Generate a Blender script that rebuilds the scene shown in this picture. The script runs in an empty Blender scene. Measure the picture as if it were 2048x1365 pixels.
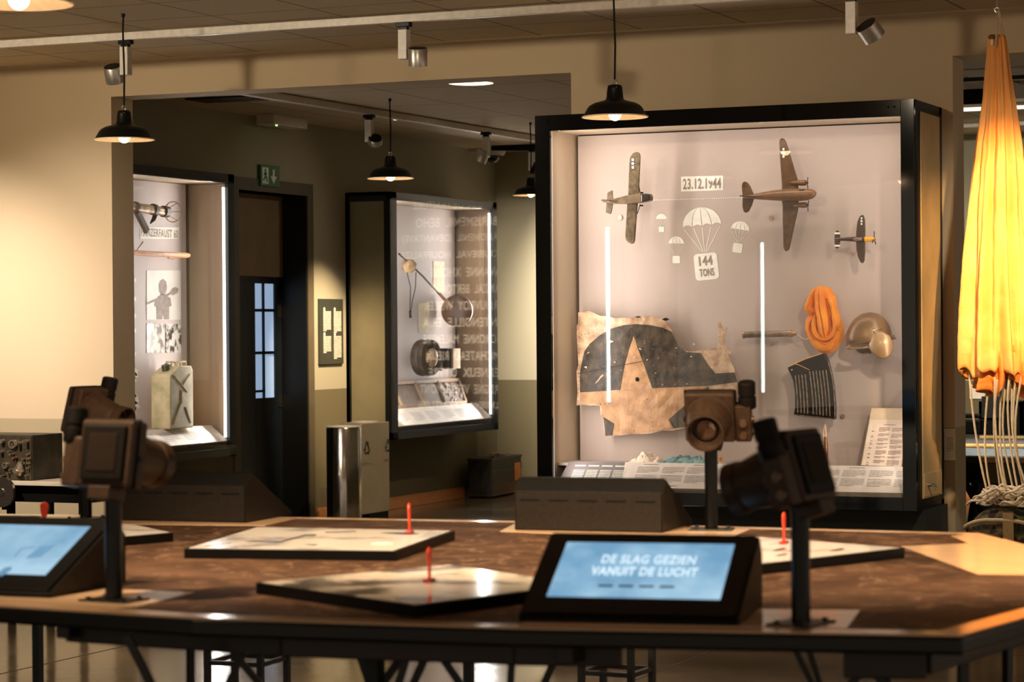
import bpy, bmesh, random
from math import sin, cos, tan, pi, radians, sqrt, atan2, exp
from mathutils import Vector, Matrix, noise
random.seed(7)
S = bpy.context.scene
COL = S.collection

# ------------------------------------------------------------------ camera
# World: X runs along the far partition wall, Y into the room, Z up; metres.
FPX = 4890.0
TH, PITCH, ROLL = radians(23.7), -27.5/4890, 0.0075
EYE = Vector((0, 0, 1.6))
_fw = Vector((-sin(TH), cos(TH), 0)); _rt = Vector((cos(TH), sin(TH), 0)); _up = Vector((0, 0, 1))
_f = _fw*cos(PITCH)+_up*sin(PITCH); _u = _rt.cross(_f)
_r3 = _rt*cos(ROLL)-_u*sin(ROLL); _u3 = _rt*sin(ROLL)+_u*cos(ROLL)
cd = bpy.data.cameras.new('camera'); cam = bpy.data.objects.new('camera', cd); COL.objects.link(cam)
cam.matrix_world = Matrix((( _r3.x, _u3.x, -_f.x, EYE.x), (_r3.y, _u3.y, -_f.y, EYE.y), (_r3.z, _u3.z, -_f.z, EYE.z), (0, 0, 0, 1)))
cd.sensor_width = 36; cd.lens = FPX/2048*36; cd.clip_start = 0.1; cd.clip_end = 100
cd.dof.use_dof = True; cd.dof.focus_distance = 14.3; cd.dof.aperture_fstop = 4.6
S.camera = cam

def P(px, py, X=None, Y=None, Z=None, D=None):
    """point of the place seen at a photograph pixel, on a plane X=, Y= or Z= or at depth D"""
    r = _f + _r3*((px-1024)/FPX) - _u3*((py-682.5)/FPX)
    if X is not None: t = (X-EYE.x)/r.x
    elif Y is not None: t = (Y-EYE.y)/r.y
    elif Z is not None: t = (Z-EYE.z)/r.z
    else: t = D
    return EYE + r*t

# ------------------------------------------------------------------ view, world
S.view_settings.view_transform = 'Standard'; S.view_settings.look = 'None'
S.view_settings.gamma = 1; S.view_settings.exposure = 0.28; S.view_settings.use_curve_mapping = False
W = bpy.data.worlds.new('hall_ambient'); S.world = W; W.use_nodes = True
W.node_tree.nodes['Background'].inputs[0].default_value = (1.0, 0.80, 0.60, 1)
W.node_tree.nodes['Background'].inputs[1].default_value = 0.38
try:
    S.cycles.max_bounces = 8; S.cycles.transparent_max_bounces = 16; S.cycles.sample_clamp_indirect = 4.0
    S.cycles.caustics_reflective = False; S.cycles.caustics_refractive = False
except Exception: pass

def spot(loc, target, watts, deg=40, blend=0.5, col=(1, 0.72, 0.45), radius=0.04, parent=None):
    l = bpy.data.lights.new('spot_beam', 'SPOT'); l.energy = watts; l.spot_size = radians(deg); l.spot_blend = blend
    l.color = col; l.shadow_soft_size = radius
    o = bpy.data.objects.new('spot_beam', l); COL.objects.link(o)
    o.location = loc; d = Vector(target)-Vector(loc); o.rotation_euler = d.to_track_quat('-Z', 'Y').to_euler()
    if parent:
        o.parent = parent; o.matrix_parent_inverse = parent.matrix_world.inverted()
    return o
def area(loc, target, sx, sy, watts, col=(1, .9, .8)):
    l = bpy.data.lights.new('led_strip_light', 'AREA'); l.shape = 'RECTANGLE'; l.size = sx; l.size_y = sy; l.energy = watts; l.color = col
    o = bpy.data.objects.new('led_strip_light', l); COL.objects.link(o); o.location = loc
    d = Vector(target)-Vector(loc); o.rotation_euler = d.to_track_quat('-Z', 'Y').to_euler(); return o
WARM = (1, 0.74, 0.46); SOFT = (1, 0.86, 0.70)

# ------------------------------------------------------------------ materials
MATS = {}
def lin(c):
    return tuple(((x/255)/12.92 if x/255 <= .04045 else (((x/255)+.055)/1.055)**2.4) for x in c)
def new_mat(name):
    m = bpy.data.materials.new(name); m.use_nodes = True; return m, m.node_tree.nodes, m.node_tree.links
def pm(name, c, c2=None, scale=20, rough=.5, metal=0, bump=0, bscale=None, spec=.5, stretch=None, contrast=(.35, .65), detail=4, coat=0):
    """procedural principled material; colours are 0-255 sRGB; c2 is mixed in by noise"""
    if name in MATS: return MATS[name]
    m, N, L = new_mat(name); b = N['Principled BSDF']
    b.inputs['Roughness'].default_value = rough; b.inputs['Metallic'].default_value = metal
    b.inputs['Specular IOR Level'].default_value = spec; b.inputs['Coat Weight'].default_value = coat
    tc = N.new('ShaderNodeTexCoord'); mp = N.new('ShaderNodeMapping'); L.new(tc.outputs['Object'], mp.inputs[0])
    if stretch: mp.inputs['Scale'].default_value = stretch
    nz = N.new('ShaderNodeTexNoise'); nz.inputs['Scale'].default_value = scale; nz.inputs['Detail'].default_value = detail
    L.new(mp.outputs[0], nz.inputs['Vector'])
    cr = N.new('ShaderNodeValToRGB'); cr.color_ramp.elements[0].position = contrast[0]; cr.color_ramp.elements[1].position = contrast[1]
    if c2 is None: c2 = tuple(min(255, x*1.07+1) for x in c)
    cr.color_ramp.elements[0].color = (*lin(c), 1); cr.color_ramp.elements[1].color = (*lin(c2), 1)
    L.new(nz.outputs['Fac'], cr.inputs[0]); L.new(cr.outputs[0], b.inputs['Base Color'])
    if bump:
        n2 = N.new('ShaderNodeTexNoise'); n2.inputs['Scale'].default_value = bscale or scale*3; n2.inputs['Detail'].default_value = 3
        L.new(mp.outputs[0], n2.inputs['Vector'])
        bp = N.new('ShaderNodeBump'); bp.inputs['Strength'].default_value = bump; bp.inputs['Distance'].default_value = .01
        L.new(n2.outputs['Fac'], bp.inputs['Height']); L.new(bp.outputs[0], b.inputs['Normal'])
    MATS[name] = m; return m
def em(name, c, strength):
    if name in MATS: return MATS[name]
    m, N, L = new_mat(name); b = N['Principled BSDF']
    b.inputs['Base Color'].default_value = (*lin(c), 1); b.inputs['Emission Color'].default_value = (*lin(c), 1)
    b.inputs['Emission Strength'].default_value = strength; MATS[name] = m; return m
def math_node(N, L, op, a, b=None, c=None):
    n = N.new('ShaderNodeMath'); n.operation = op
    for i, v in enumerate((a, b, c)):
        if v is None: continue
        if isinstance(v, (int, float)): n.inputs[i].default_value = v
        else: L.new(v, n.inputs[i])
    return n.outputs[0]

def glass_mat():
    m, N, L = new_mat('clear_glass'); N.remove(N['Principled BSDF']); out = N['Material Output']
    tr = N.new('ShaderNodeBsdfTransparent'); tr.inputs[0].default_value = (.97, .975, .97, 1)
    gl = N.new('ShaderNodeBsdfGlossy'); gl.inputs['Roughness'].default_value = 0.0
    lw = N.new('ShaderNodeLayerWeight'); lw.inputs[0].default_value = .5
    p = math_node(N, L, 'POWER', lw.outputs['Facing'], 5.0); f = math_node(N, L, 'MULTIPLY_ADD', p, .9, .05)
    mx = N.new('ShaderNodeMixShader'); L.new(f, mx.inputs[0]); L.new(tr.outputs[0], mx.inputs[1]); L.new(gl.outputs[0], mx.inputs[2])
    L.new(mx.outputs[0], out.inputs[0]); return m
GLASS = glass_mat()

def wall_mat(name, up, low, zsplit, seed=0):
    """painted plaster: beige above, darker dado paint below zsplit"""
    m, N, L = new_mat(name); b = N['Principled BSDF']; b.inputs['Roughness'].default_value = .72; b.inputs['Specular IOR Level'].default_value = .25
    tc = N.new('ShaderNodeTexCoord'); sp = N.new('ShaderNodeSeparateXYZ'); L.new(tc.outputs['Object'], sp.inputs[0])
    f = math_node(N, L, 'GREATER_THAN', sp.outputs[2], zsplit)
    nz = N.new('ShaderNodeTexNoise'); nz.inputs['Scale'].default_value = 3; nz.inputs['Detail'].default_value = 6; L.new(tc.outputs['Object'], nz.inputs['Vector'])
    mx = N.new('ShaderNodeMix'); mx.data_type = 'RGBA'; L.new(f, mx.inputs[0])
    mx.inputs[6].default_value = (*lin(low), 1); mx.inputs[7].default_value = (*lin(up), 1)
    m2 = N.new('ShaderNodeMix'); m2.data_type = 'RGBA'; m2.blend_type = 'MULTIPLY'
    k = math_node(N, L, 'MULTIPLY_ADD', nz.outputs['Fac'], .16, 0)
    L.new(k, m2.inputs[0]); L.new(mx.outputs[2], m2.inputs[6]); m2.inputs[7].default_value = (.72, .68, .62, 1)
    L.new(m2.outputs[2], b.inputs['Base Color'])
    n2 = N.new('ShaderNodeTexNoise'); n2.inputs['Scale'].default_value = 260; L.new(tc.outputs['Object'], n2.inputs['Vector'])
    bp = N.new('ShaderNodeBump'); bp.inputs['Strength'].default_value = .12; bp.inputs['Distance'].default_value = .004
    L.new(n2.outputs['Fac'], bp.inputs['Height']); L.new(bp.outputs[0], b.inputs['Normal'])
    return m
def ceiling_mat(name, c, x0, y0, sx, sy):
    m, N, L = new_mat(name); b = N['Principled BSDF']; b.inputs['Roughness'].default_value = .8; b.inputs['Specular IOR Level'].default_value = .2
    tc = N.new('ShaderNodeTexCoord'); sp = N.new('ShaderNodeSeparateXYZ'); L.new(tc.outputs['Object'], sp.inputs[0])
    def line(o, off, size):
        a = math_node(N, L, 'SUBTRACT', o, off); a = math_node(N, L, 'DIVIDE', a, size); a = math_node(N, L, 'FRACT', a)
        a = math_node(N, L, 'SUBTRACT', a, .5); a = math_node(N, L, 'ABSOLUTE', a); return math_node(N, L, 'GREATER_THAN', a, .5-.006/size)
    g = math_node(N, L, 'MAXIMUM', line(sp.outputs[0], x0, sx), line(sp.outputs[1], y0, sy))
    nz = N.new('ShaderNodeTexNoise'); nz.inputs['Scale'].default_value = 90; nz.inputs['Detail'].default_value = 8; L.new(tc.outputs['Object'], nz.inputs['Vector'])
    cr = N.new('ShaderNodeValToRGB'); cr.color_ramp.elements[0].position = .3; cr.color_ramp.elements[1].position = .6
    cr.color_ramp.elements[0].color = (*[x*.85 for x in lin(c)], 1); cr.color_ramp.elements[1].color = (*lin(c), 1); L.new(nz.outputs['Fac'], cr.inputs[0])
    mx = N.new('ShaderNodeMix'); mx.data_type = 'RGBA'; L.new(g, mx.inputs[0]); L.new(cr.outputs[0], mx.inputs[6]); mx.inputs[7].default_value = (*[x*.25 for x in lin(c)], 1)
    L.new(mx.outputs[2], b.inputs['Base Color']); return m
def map_mat():
    """dark brown relief-map print of the tabletop, pale contour scratches"""
    m, N, L = new_mat('brown_map_print'); b = N['Principled BSDF']; b.inputs['Roughness'].default_value = .6; b.inputs['Specular IOR Level'].default_value = .15
    tc = N.new('ShaderNodeTexCoord')
    n1 = N.new('ShaderNodeTexNoise'); n1.inputs['Scale'].default_value = 2.2; n1.inputs['Detail'].default_value = 8; n1.inputs['Roughness'].default_value = .62; n1.inputs['Distortion'].default_value = .7
    L.new(tc.outputs['Object'], n1.inputs['Vector'])
    c1 = N.new('ShaderNodeValToRGB'); c1.color_ramp.elements[0].position = .38; c1.color_ramp.elements[1].position = .66
    c1.color_ramp.elements[0].color = (*lin((50, 34, 25)), 1); c1.color_ramp.elements[1].color = (*lin((92, 66, 50)), 1); L.new(n1.outputs['Fac'], c1.inputs[0])
    n2 = N.new('ShaderNodeTexNoise'); n2.inputs['Scale'].default_value = 5; n2.inputs['Detail'].default_value = 9; n2.inputs['Roughness'].default_value = .7; n2.inputs['Distortion'].default_value = 1.2
    L.new(tc.outputs['Object'], n2.inputs['Vector'])
    a = math_node(N, L, 'SUBTRACT', n2.outputs['Fac'], .5); a = math_node(N, L, 'ABSOLUTE', a); a = math_node(N, L, 'LESS_THAN', a, .018)
    n3 = N.new('ShaderNodeTexNoise'); n3.inputs['Scale'].default_value = 14; L.new(tc.outputs['Object'], n3.inputs['Vector'])
    g = math_node(N, L, 'GREATER_THAN', n3.outputs['Fac'], .5); a = math_node(N, L, 'MULTIPLY', a, g); a = math_node(N, L, 'MULTIPLY', a, .6)
    mx = N.new('ShaderNodeMix'); mx.data_type = 'RGBA'; L.new(a, mx.inputs[0]); L.new(c1.outputs[0], mx.inputs[6]); mx.inputs[7].default_value = (*lin((132, 104, 82)), 1)
    L.new(mx.outputs[2], b.inputs['Base Color']); return m
def floor_mat():
    m, N, L = new_mat('polished_concrete'); b = N['Principled BSDF']; b.inputs['Specular IOR Level'].default_value = .7
    tc = N.new('ShaderNodeTexCoord')
    n1 = N.new('ShaderNodeTexNoise'); n1.inputs['Scale'].default_value = 1.3; n1.inputs['Detail'].default_value = 8; n1.inputs['Distortion'].default_value = .4; L.new(tc.outputs['Object'], n1.inputs['Vector'])
    c1 = N.new('ShaderNodeValToRGB'); c1.color_ramp.elements[0].position = .3; c1.color_ramp.elements[1].position = .7
    c1.color_ramp.elements[0].color = (*lin((92, 82, 68)), 1); c1.color_ramp.elements[1].color = (*lin((128, 116, 98)), 1); L.new(n1.outputs['Fac'], c1.inputs[0]); L.new(c1.outputs[0], b.inputs['Base Color'])
    r = math_node(N, L, 'MULTIPLY_ADD', n1.outputs['Fac'], .16, .07); L.new(r, b.inputs['Roughness'])
    n2 = N.new('ShaderNodeTexNoise'); n2.inputs['Scale'].default_value = 7; n2.inputs['Detail'].default_value = 3; L.new(tc.outputs['Object'], n2.inputs['Vector'])
    bp = N.new('ShaderNodeBump'); bp.inputs['Strength'].default_value = .05; bp.inputs['Distance'].default_value = .02; L.new(n2.outputs['Fac'], bp.inputs['Height']); L.new(bp.outputs[0], b.inputs['Normal'])
    return m
def photo_mat(name, dark, light, scale=6, emis=0, contrast=(.4, .6), rough=.25):
    m = pm(name, dark, light, scale, rough, contrast=contrast, detail=6, spec=.6)
    if emis:
        N, L = m.node_tree.nodes, m.node_tree.links; b = N['Principled BSDF']
        src = b.inputs['Base Color'].links[0].from_socket; L.new(src, b.inputs['Emission Color']); b.inputs['Emission Strength'].default_value = emis
    return m

# ------------------------------------------------------------------ mesh builder
class MB:
    def __init__(s): s.v = []; s.f = []
    def add(s, vs, fs):
        o = len(s.v); s.v += [tuple(v) for v in vs]; s.f += [tuple(i+o for i in f) for f in fs]; return s
    def box(s, a, b, M=None):
        x0, y0, z0 = a; x1, y1, z1 = b
        vs = [Vector(q) for q in ((x0, y0, z0), (x1, y0, z0), (x1, y1, z0), (x0, y1, z0), (x0, y0, z1), (x1, y0, z1), (x1, y1, z1), (x0, y1, z1))]
        if M: vs = [M @ q for q in vs]
        return s.add(vs, [(0, 3, 2, 1), (4, 5, 6, 7), (0, 1, 5, 4), (1, 2, 6, 5), (2, 3, 7, 6), (3, 0, 4, 7)])
    def cbox(s, c, d, M=None):
        return s.box([c[i]-d[i]/2 for i in range(3)], [c[i]+d[i]/2 for i in range(3)], M)
    def prism(s, pts, w):
        """planar 3d polygon extruded by vector w"""
        n = len(pts); w = Vector(w); a = [Vector(p) for p in pts]; b = [p+w for p in a]
        return s.add(a+b, [tuple(range(n-1, -1, -1)), tuple(range(n, 2*n))]+[(i, (i+1) % n, n+(i+1) % n, n+i) for i in range(n)])
    def frame(s, p0, p1, z0, z1, wx, wz0, wz1): pass
    def cone(s, p0, p1, r0, r1, seg=20, caps=True):
        p0 = Vector(p0); p1 = Vector(p1); d = (p1-p0).normalized(); a = d.orthogonal().normalized(); b = d.cross(a); vs = []
        for p, r in ((p0, r0), (p1, r1)):
            for i in range(seg):
                t = 2*pi*i/seg; vs.append(p+(a*cos(t)+b*sin(t))*r)
        fs = [(i, (i+1) % seg, seg+(i+1) % seg, seg+i) for i in range(seg)]
        if caps: fs += [tuple(range(seg-1, -1, -1)), tuple(range(seg, 2*seg))]
        return s.add(vs, fs)
    def bar(s, p0, p1, w, h=None):
        """square bar between two points"""
        h = h or w; p0 = Vector(p0); p1 = Vector(p1); d = (p1-p0).normalized()
        a = d.cross(Vector((0, 0, 1)));
        if a.length < 1e-3: a = Vector((1, 0, 0))
        a.normalize(); b = d.cross(a).normalized(); q = []
        for p in (p0, p1):
            for i, j in ((-1, -1), (1, -1), (1, 1), (-1, 1)): q.append(p+a*i*w/2+b*j*h/2)
        return s.add(q, [(3, 2, 1, 0), (4, 5, 6, 7), (0, 1, 5, 4), (1, 2, 6, 5), (2, 3, 7, 6), (3, 0, 4, 7)])
    def lathe(s, prof, M=None, seg=32, closed=False):
        """profile of (r, z) about local z"""
        vs = []; n = len(prof)
        for r, z in prof:
            for i in range(seg):
                t = 2*pi*i/seg; q = Vector((r*cos(t), r*sin(t), z)); vs.append(M @ q if M else q)
        fs = [(k*seg+i, k*seg+(i+1) % seg, (k+1)*seg+(i+1) % seg, (k+1)*seg+i) for k in range(n-1) for i in range(seg)]
        if closed: fs += [((n-1)*seg+i, (n-1)*seg+(i+1) % seg, (i+1) % seg, i) for i in range(seg)]
        else: fs += [tuple(range(seg-1, -1, -1)), tuple(range((n-1)*seg, n*seg))]
        return s.add(vs, fs)
    def tube(s, pts, r, seg=8, flat=1.0, closed=False):
        """swept tube; r may be a list; flat<1 squashes one way"""
        pts = [Vector(p) for p in pts]; n = len(pts); vs = []; a = None
        for k, p in enumerate(pts):
            if closed: d = pts[(k+1) % n]-pts[k-1]
            else: d = pts[min(k+1, n-1)]-pts[max(k-1, 0)]
            d.normalize()
            if a is None: a = d.orthogonal().normalized()
            else: a = (a-d*a.dot(d)).normalized()
            b = d.cross(a); rr = r[k] if isinstance(r, (list, tuple)) else r
            for i in range(seg):
                t = 2*pi*i/seg; vs.append(p+a*cos(t)*rr+b*sin(t)*rr*flat)
        m = n if closed else n-1
        fs = [(k*seg+i, k*seg+(i+1) % seg, ((k+1) % n)*seg+(i+1) % seg, ((k+1) % n)*seg+i) for k in range(m) for i in range(seg)]
        if not closed: fs += [tuple(range(seg-1, -1, -1)), tuple(range((n-1)*seg, n*seg))]
        return s.add(vs, fs)
    def ball(s, c, r, seg=20, rings=12, M=None, fn=None):
        c = Vector(c); r = Vector(r) if not isinstance(r, (int, float)) else Vector((r, r, r)); vs = []
        for j in range(rings+1):
            ph = pi*j/rings
            for i in range(seg):
                t = 2*pi*i/seg; q = Vector((sin(ph)*cos(t), sin(ph)*sin(t), cos(ph)))
                k = fn(q) if fn else 1
                q = Vector((q.x*r.x, q.y*r.y, q.z*r.z))*k+c; vs.append(M @ q if M else q)
        fs = [(j*seg+i, (j+1)*seg+i, (j+1)*seg+(i+1) % seg, j*seg+(i+1) % seg) for j in range(rings) for i in range(seg)]
        return s.add(vs, fs)
    def grid(s, nu, nv, fn, thick=None):
        vs = [Vector(fn(i/nu, j/nv)) for j in range(nv+1) for i in range(nu+1)]
        fs = [(j*(nu+1)+i, j*(nu+1)+i+1, (j+1)*(nu+1)+i+1, (j+1)*(nu+1)+i) for j in range(nv) for i in range(nu)]
        return s.add(vs, fs)
    def text(s, t, o, u, v, h, w=None, depth=.001, bold=.03, centre=True, off=0):
        """lettering: o = baseline centre (or left), u = reading direction, v = up; cap height h, total width w"""
        vs, fs, x0, x1, y0, y1 = text_mesh(t, bold)
        u = Vector(u).normalized(); v = Vector(v).normalized(); n = u.cross(v); o = Vector(o); k = h/(y1-y0); kx = (w/(x1-x0)) if w else k*.8
        cx = (x0+x1)/2 if centre else x0
        f = [o+u*(p[0]-cx)*kx+v*(p[1]-y0)*k+n*(depth+off) for p in vs]; return s.add(f, fs)
    def build(s, name, mat, parent=None, bevel=0, smooth=False, seg=2, solid=0, sub=0, angle=40, merge=False):
        me = bpy.data.meshes.new(name); me.from_pydata([tuple(v) for v in s.v], [], s.f)
        bm = bmesh.new(); bm.from_mesh(me)
        if merge: bmesh.ops.remove_doubles(bm, verts=bm.verts, dist=1e-5)
        bmesh.ops.recalc_face_normals(bm, faces=bm.faces); bm.to_mesh(me); bm.free()
        me.materials.append(mat); o = bpy.data.objects.new(name, me); COL.objects.link(o)
        if smooth:
            me.shade_smooth()
            try: me.set_sharp_from_angle(angle=radians(angle))
            except Exception: pass
        if parent is not None: o.parent = parent
        if solid:
            md = o.modifiers.new('solid', 'SOLIDIFY'); md.thickness = solid; md.offset = 0
        if bevel:
            md = o.modifiers.new('bevel', 'BEVEL'); md.width = bevel; md.segments = seg; md.limit_method = 'ANGLE'; md.angle_limit = radians(35)
        if sub:
            md = o.modifiers.new('sub', 'SUBSURF'); md.levels = sub; md.render_levels = sub
        return o
_TX = {}
def text_mesh(t, bold):
    k = (t, bold)
    if k in _TX: return _TX[k]
    c = bpy.data.curves.new('txt', 'FONT'); c.body = t; c.size = 1; c.offset = bold; c.resolution_u = 3; c.space_character = 1.08
    o = bpy.data.objects.new('txt', c); COL.objects.link(o); bpy.context.view_layer.update()
    me = bpy.data.meshes.new_from_object(o.evaluated_get(bpy.context.evaluated_depsgraph_get()))
    vs = [(q.co.x, q.co.y) for q in me.vertices]; fs = [tuple(p.vertices) for p in me.polygons]
    bpy.data.objects.remove(o); bpy.data.curves.remove(c); bpy.data.meshes.remove(me)
    xs = [a for a, b in vs]; ys = [b for a, b in vs]
    _TX[k] = (vs, fs, min(xs), max(xs), min(ys), max(ys)); return _TX[k]
def para(mb, o, u, v, w, nlines, pitch, lh, rng, off=.0012, last=.6, indent=0):
    """a paragraph of small print: rows of word-length strokes. o = top-left"""
    u = Vector(u).normalized(); v = Vector(v).normalized(); n = u.cross(v); o = Vector(o)+n*off
    for k in range(nlines):
        x = indent*abs(rng.random()-.3); end = w*(1 if k < nlines-1 else last)
        while x < end:
            l = min(rng.uniform(.02, .09)*w*1.6, end-x); a = o+u*x-v*(k*pitch); b = a+u*l
            mb.add([a, b, b-v*lh, a-v*lh], [(0, 3, 2, 1)]); x += l+w*.022
    return mb

def thing(name, label, cat, loc=(0, 0, 0), rz=0, group=None):
    o = bpy.data.objects.new(name, None); o.empty_display_size = .05; COL.objects.link(o)
    o.location = loc; o.rotation_euler = (0, 0, rz); o['label'] = label; o['category'] = cat
    if group: o['group'] = group
    bpy.context.view_layer.update(); return o
def tag(o, label, cat, group=None, kind=None):
    o['label'] = label; o['category'] = cat
    if group: o['group'] = group
    if kind: o['kind'] = kind
    return o
def struct(o): o['kind'] = 'structure'; return o
def copy_tree(o, parent=None):
    c = o.copy(); COL.objects.link(c)
    if parent is not None: c.parent = parent
    for ch in list(o.children): copy_tree(ch, c)
    return c
# ------------------------------------------------------------------ the setting
YW, TW = 13.888, 0.264          # partition wall face and thickness
XS, YF = -9.691, 21.70          # side wall of the rear room, far wall
ZC, ZC2 = 3.40, 3.30
UP, LOW, LOW2 = (206, 186, 154), (172, 156, 126), (106, 98, 74)
M_front = wall_mat('plaster_front', UP, LOW, 1.004)
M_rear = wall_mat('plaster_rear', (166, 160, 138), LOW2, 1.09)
M_ceil = ceiling_mat('ceiling_tiles', (222, 206, 178), -7.93+.066, 12.15, .66, .60)
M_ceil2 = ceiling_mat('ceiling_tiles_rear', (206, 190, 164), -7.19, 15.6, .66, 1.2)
M_floor = floor_mat()
BLACK = pm('black_powder_coat', (9, 10, 10), (12, 13, 13), 60, .38, spec=.25)
BLACKM = pm('matt_black', (10, 9, 8), (16, 14, 12), 50, .6, spec=.15)
DARKG = pm('dark_plinth', (22, 26, 23), (27, 30, 26), 30, .6)
WHITEM = pm('white_enamel', (214, 206, 196), None, 30, .35)
STEEL = pm('brushed_steel', (178, 174, 168), (196, 192, 186), 8, .28, metal=1, stretch=(1, 1, 60))
ALU = pm('pale_aluminium', (190, 186, 180), None, 40, .32, metal=.85)
WOODB = pm('baseboard_wood', (190, 122, 72), (206, 138, 84), 12, .45, stretch=(1, 1, 8))

struct(MB().box((-11, -4, -.1), (4, 24, 0)).build('floor', M_floor))
jn = MB()
for x in (-9.62, -6.775, -3.94, -1.1):
    jn.box((x-.004, -4, 0), (x+.004, YF, .0012))
for y in (8.9, 11.75, 14.6, 17.45): jn.box((-11, y-.003, 0), (4, y+.003, .0012))
jo = jn.build('floor_joint', pm('joint_filler', (30, 26, 22), None, 20, .5), bpy.data.objects['floor'])
struct(MB().box((-11, -4, ZC), (4, YW+.02, ZC+.1)).build('ceiling', M_ceil))
struct(MB().box((-10.2, YW+TW-.02, ZC2), (4, YF+.1, ZC2+.1)).build('ceiling_rear', M_ceil2))
XO0, XO1, XO2 = -9.007, -5.688, -3.320
wf = MB()
wf.box((-11, YW, 0), (XO0, YW+TW, ZC)); wf.box((XO0, YW, 3.16), (XO1, YW+TW, ZC)); wf.box((XO1, YW, 0), (XO2, YW+TW, ZC))
wf.box((XO2, YW, 3.14), (1.2, YW+TW, ZC)); wf.box((1.2, YW, 0), (4, YW+TW, ZC))
struct(wf.build('wall_front', M_front))
struct(MB().box((-11.1, -4, 0), (-11, YW, ZC)).build('wall_left', M_front))
YD0, YD1, ZD = 16.734, 17.86, 2.70
ws = MB(); ws.box((XS-.25, YW+TW, 0), (XS, YD0, ZC2)); ws.box((XS-.25, YD1, 0), (XS, YF, ZC2)); ws.box((XS-.25, YD0, ZD), (XS, YD1, ZC2))
struct(ws.build('wall_side', M_rear))
# far wall with the dark doorway seen through the right-hand opening
wb = MB(); wb.box((XS-.3, YF, 0), (-5.35, YF+.15, ZC2)); wb.box((-5.35, YF, 2.98), (-5.14, YF+.15, ZC2)); wb.box((-5.14, YF, 0), (4, YF+.15, ZC2))
struct(wb.build('wall_far', M_rear))
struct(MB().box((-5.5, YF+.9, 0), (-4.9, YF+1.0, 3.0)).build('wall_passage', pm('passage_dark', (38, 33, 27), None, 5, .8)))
struct(MB().box((-5.60, YW+TW, 0), (-5.50, YF, ZC2)).build('wall_divider', M_rear))
struct(MB().box((XS, 18.0, 0), (XS+.016, 20.9, .10)).box((XS, 21.2, 0), (XS+.016, YF, .10)).build('baseboard_side', WOODB))
struct(MB().box((XS+.02, YF-.016, 0), (-9.2, YF, .10)).build('baseboard_far', WOODB))
struct(MB().box((-5.1, YF-.016, 0), (1, YF, .10)).build('baseboard_right', WOODB))

# door_1: deep doorway of the rear room with a glazed dark door
DW = pm('door_frame_paint', (84, 76, 58), (92, 82, 64), 8, .6)
fr = MB(); fr.box((XS-.24, YD0-.1, 0), (XS+.012, YD0, ZD+.1)); fr.box((XS-.24, YD1, 0), (XS+.012, YD1+.1, ZD+.1)); fr.box((XS-.24, YD0, ZD), (XS+.012, YD1, ZD+.1))
struct(fr.build('trim_1', DW))
struct(MB().box((XS-.30, YD0-.1, 2.03), (XS-.22, YD1, ZD+.05)).build('trim_2', pm('lintel_board', (128, 108, 78), None, 6, .65)))
struct(MB().box((XS-.25, YD1-.012, 0), (XS-.002, YD1-.001, ZD)).build('trim_3', pm('jamb_dark', (12, 14, 14), None, 6, .5)))
NAVY = pm('door_navy', (14, 20, 26), (18, 26, 33), 10, .4)
xd = XS-.235
a = P(510, 567, X=xd); b = P(552, 795, X=xd)
y0, y1, zt, zb = a.y, b.y, a.z, b.z
dr = MB(); dr.box((xd-.03, YD0-.1, 0), (xd, y0, 2.03)); dr.box((xd-.03, y1, 0), (xd, YD1-.012, 2.03)); dr.box((xd-.03, y0, 0), (xd, y1, zb)); dr.box((xd-.03, y0, zt), (xd, y1, 2.03))
dd = struct(dr.build('door_1', NAVY, bevel=.003))
pn = em('daylit_frosted_pane', (150, 176, 208), 0.65)
mb = MB()
mb.box((xd-.028, y0, zb), (xd-.018, y1, zt)); mb.build('window_pane', pn, dd)
mz = MB(); ym = y0+(y1-y0)*.44
mz.box((xd-.016, ym-.012, zb), (xd-.002, ym+.012, zt))
for yy in (621, 706): z = P(530, yy, X=xd).z; mz.box((xd-.016, y0, z-.012), (xd-.002, y1, z+.012))
z = P(520, 783, X=xd).z; mz.box((xd-.016, y0, z-.01), (xd-.002, ym, z+.01)); mz.build('glazing_bar', NAVY, dd)
hd = MB()
for z in (1.0, 1.75): hd.box((xd, YD1-.07, z-.05), (xd+.006, YD1-.02, z+.05))
hd.build('hinge', STEEL, dd)

# lettering of place names on the dark end wall (seen mirrored in the glass of the two side cases)
nb = MB().box((-9.1, YF-.03, .45), (-5.62, YF-.001, 3.1)); npn = nb.build('names_board', pm('names_board_dark', (18, 15, 12), None, 10, .7))
tag(npn, 'dark board of white place names on the rear end wall, mirrored in the side cases', 'sign')
rows = ['ARBREFONTAINE  VIELSALM', 'BARAQUE DE FRAITURE', 'BERISMENIL  BEHO', 'GRANDMENIL  (DEVANTAVE)', 'JOUBIEVAL  HOUFFALIZE', 'CHAVANNE  XHORIS', 'DAMZAL  BERTOGNE', 'ROUVROY  WEILER', 'FONTENOILLE  ERIA', 'GORONNE  MALEMPRE', 'SALMCHATEAU  RIEUX', 'LIERNEUX  OTTRE', 'REGNE  VERLEUMONT', 'JOUBIEVAL  FRAITURE']
for k, t in enumerate(rows):
    nt = MB()
    z = 2.915-.1635*k; w = .062*len(t)+.05*(k % 3)
    nt.text(t, (-9.02+.04*(k*7 % 5), YF-.031, z), (1, 0, 0), (0, 0, 1), .092, min(w*.80, 3.3), centre=False, bold=.02)
    nt.build('lettering', pm('white_vinyl_letters', (236, 228, 214), None, 20, .6), npn)

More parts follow.
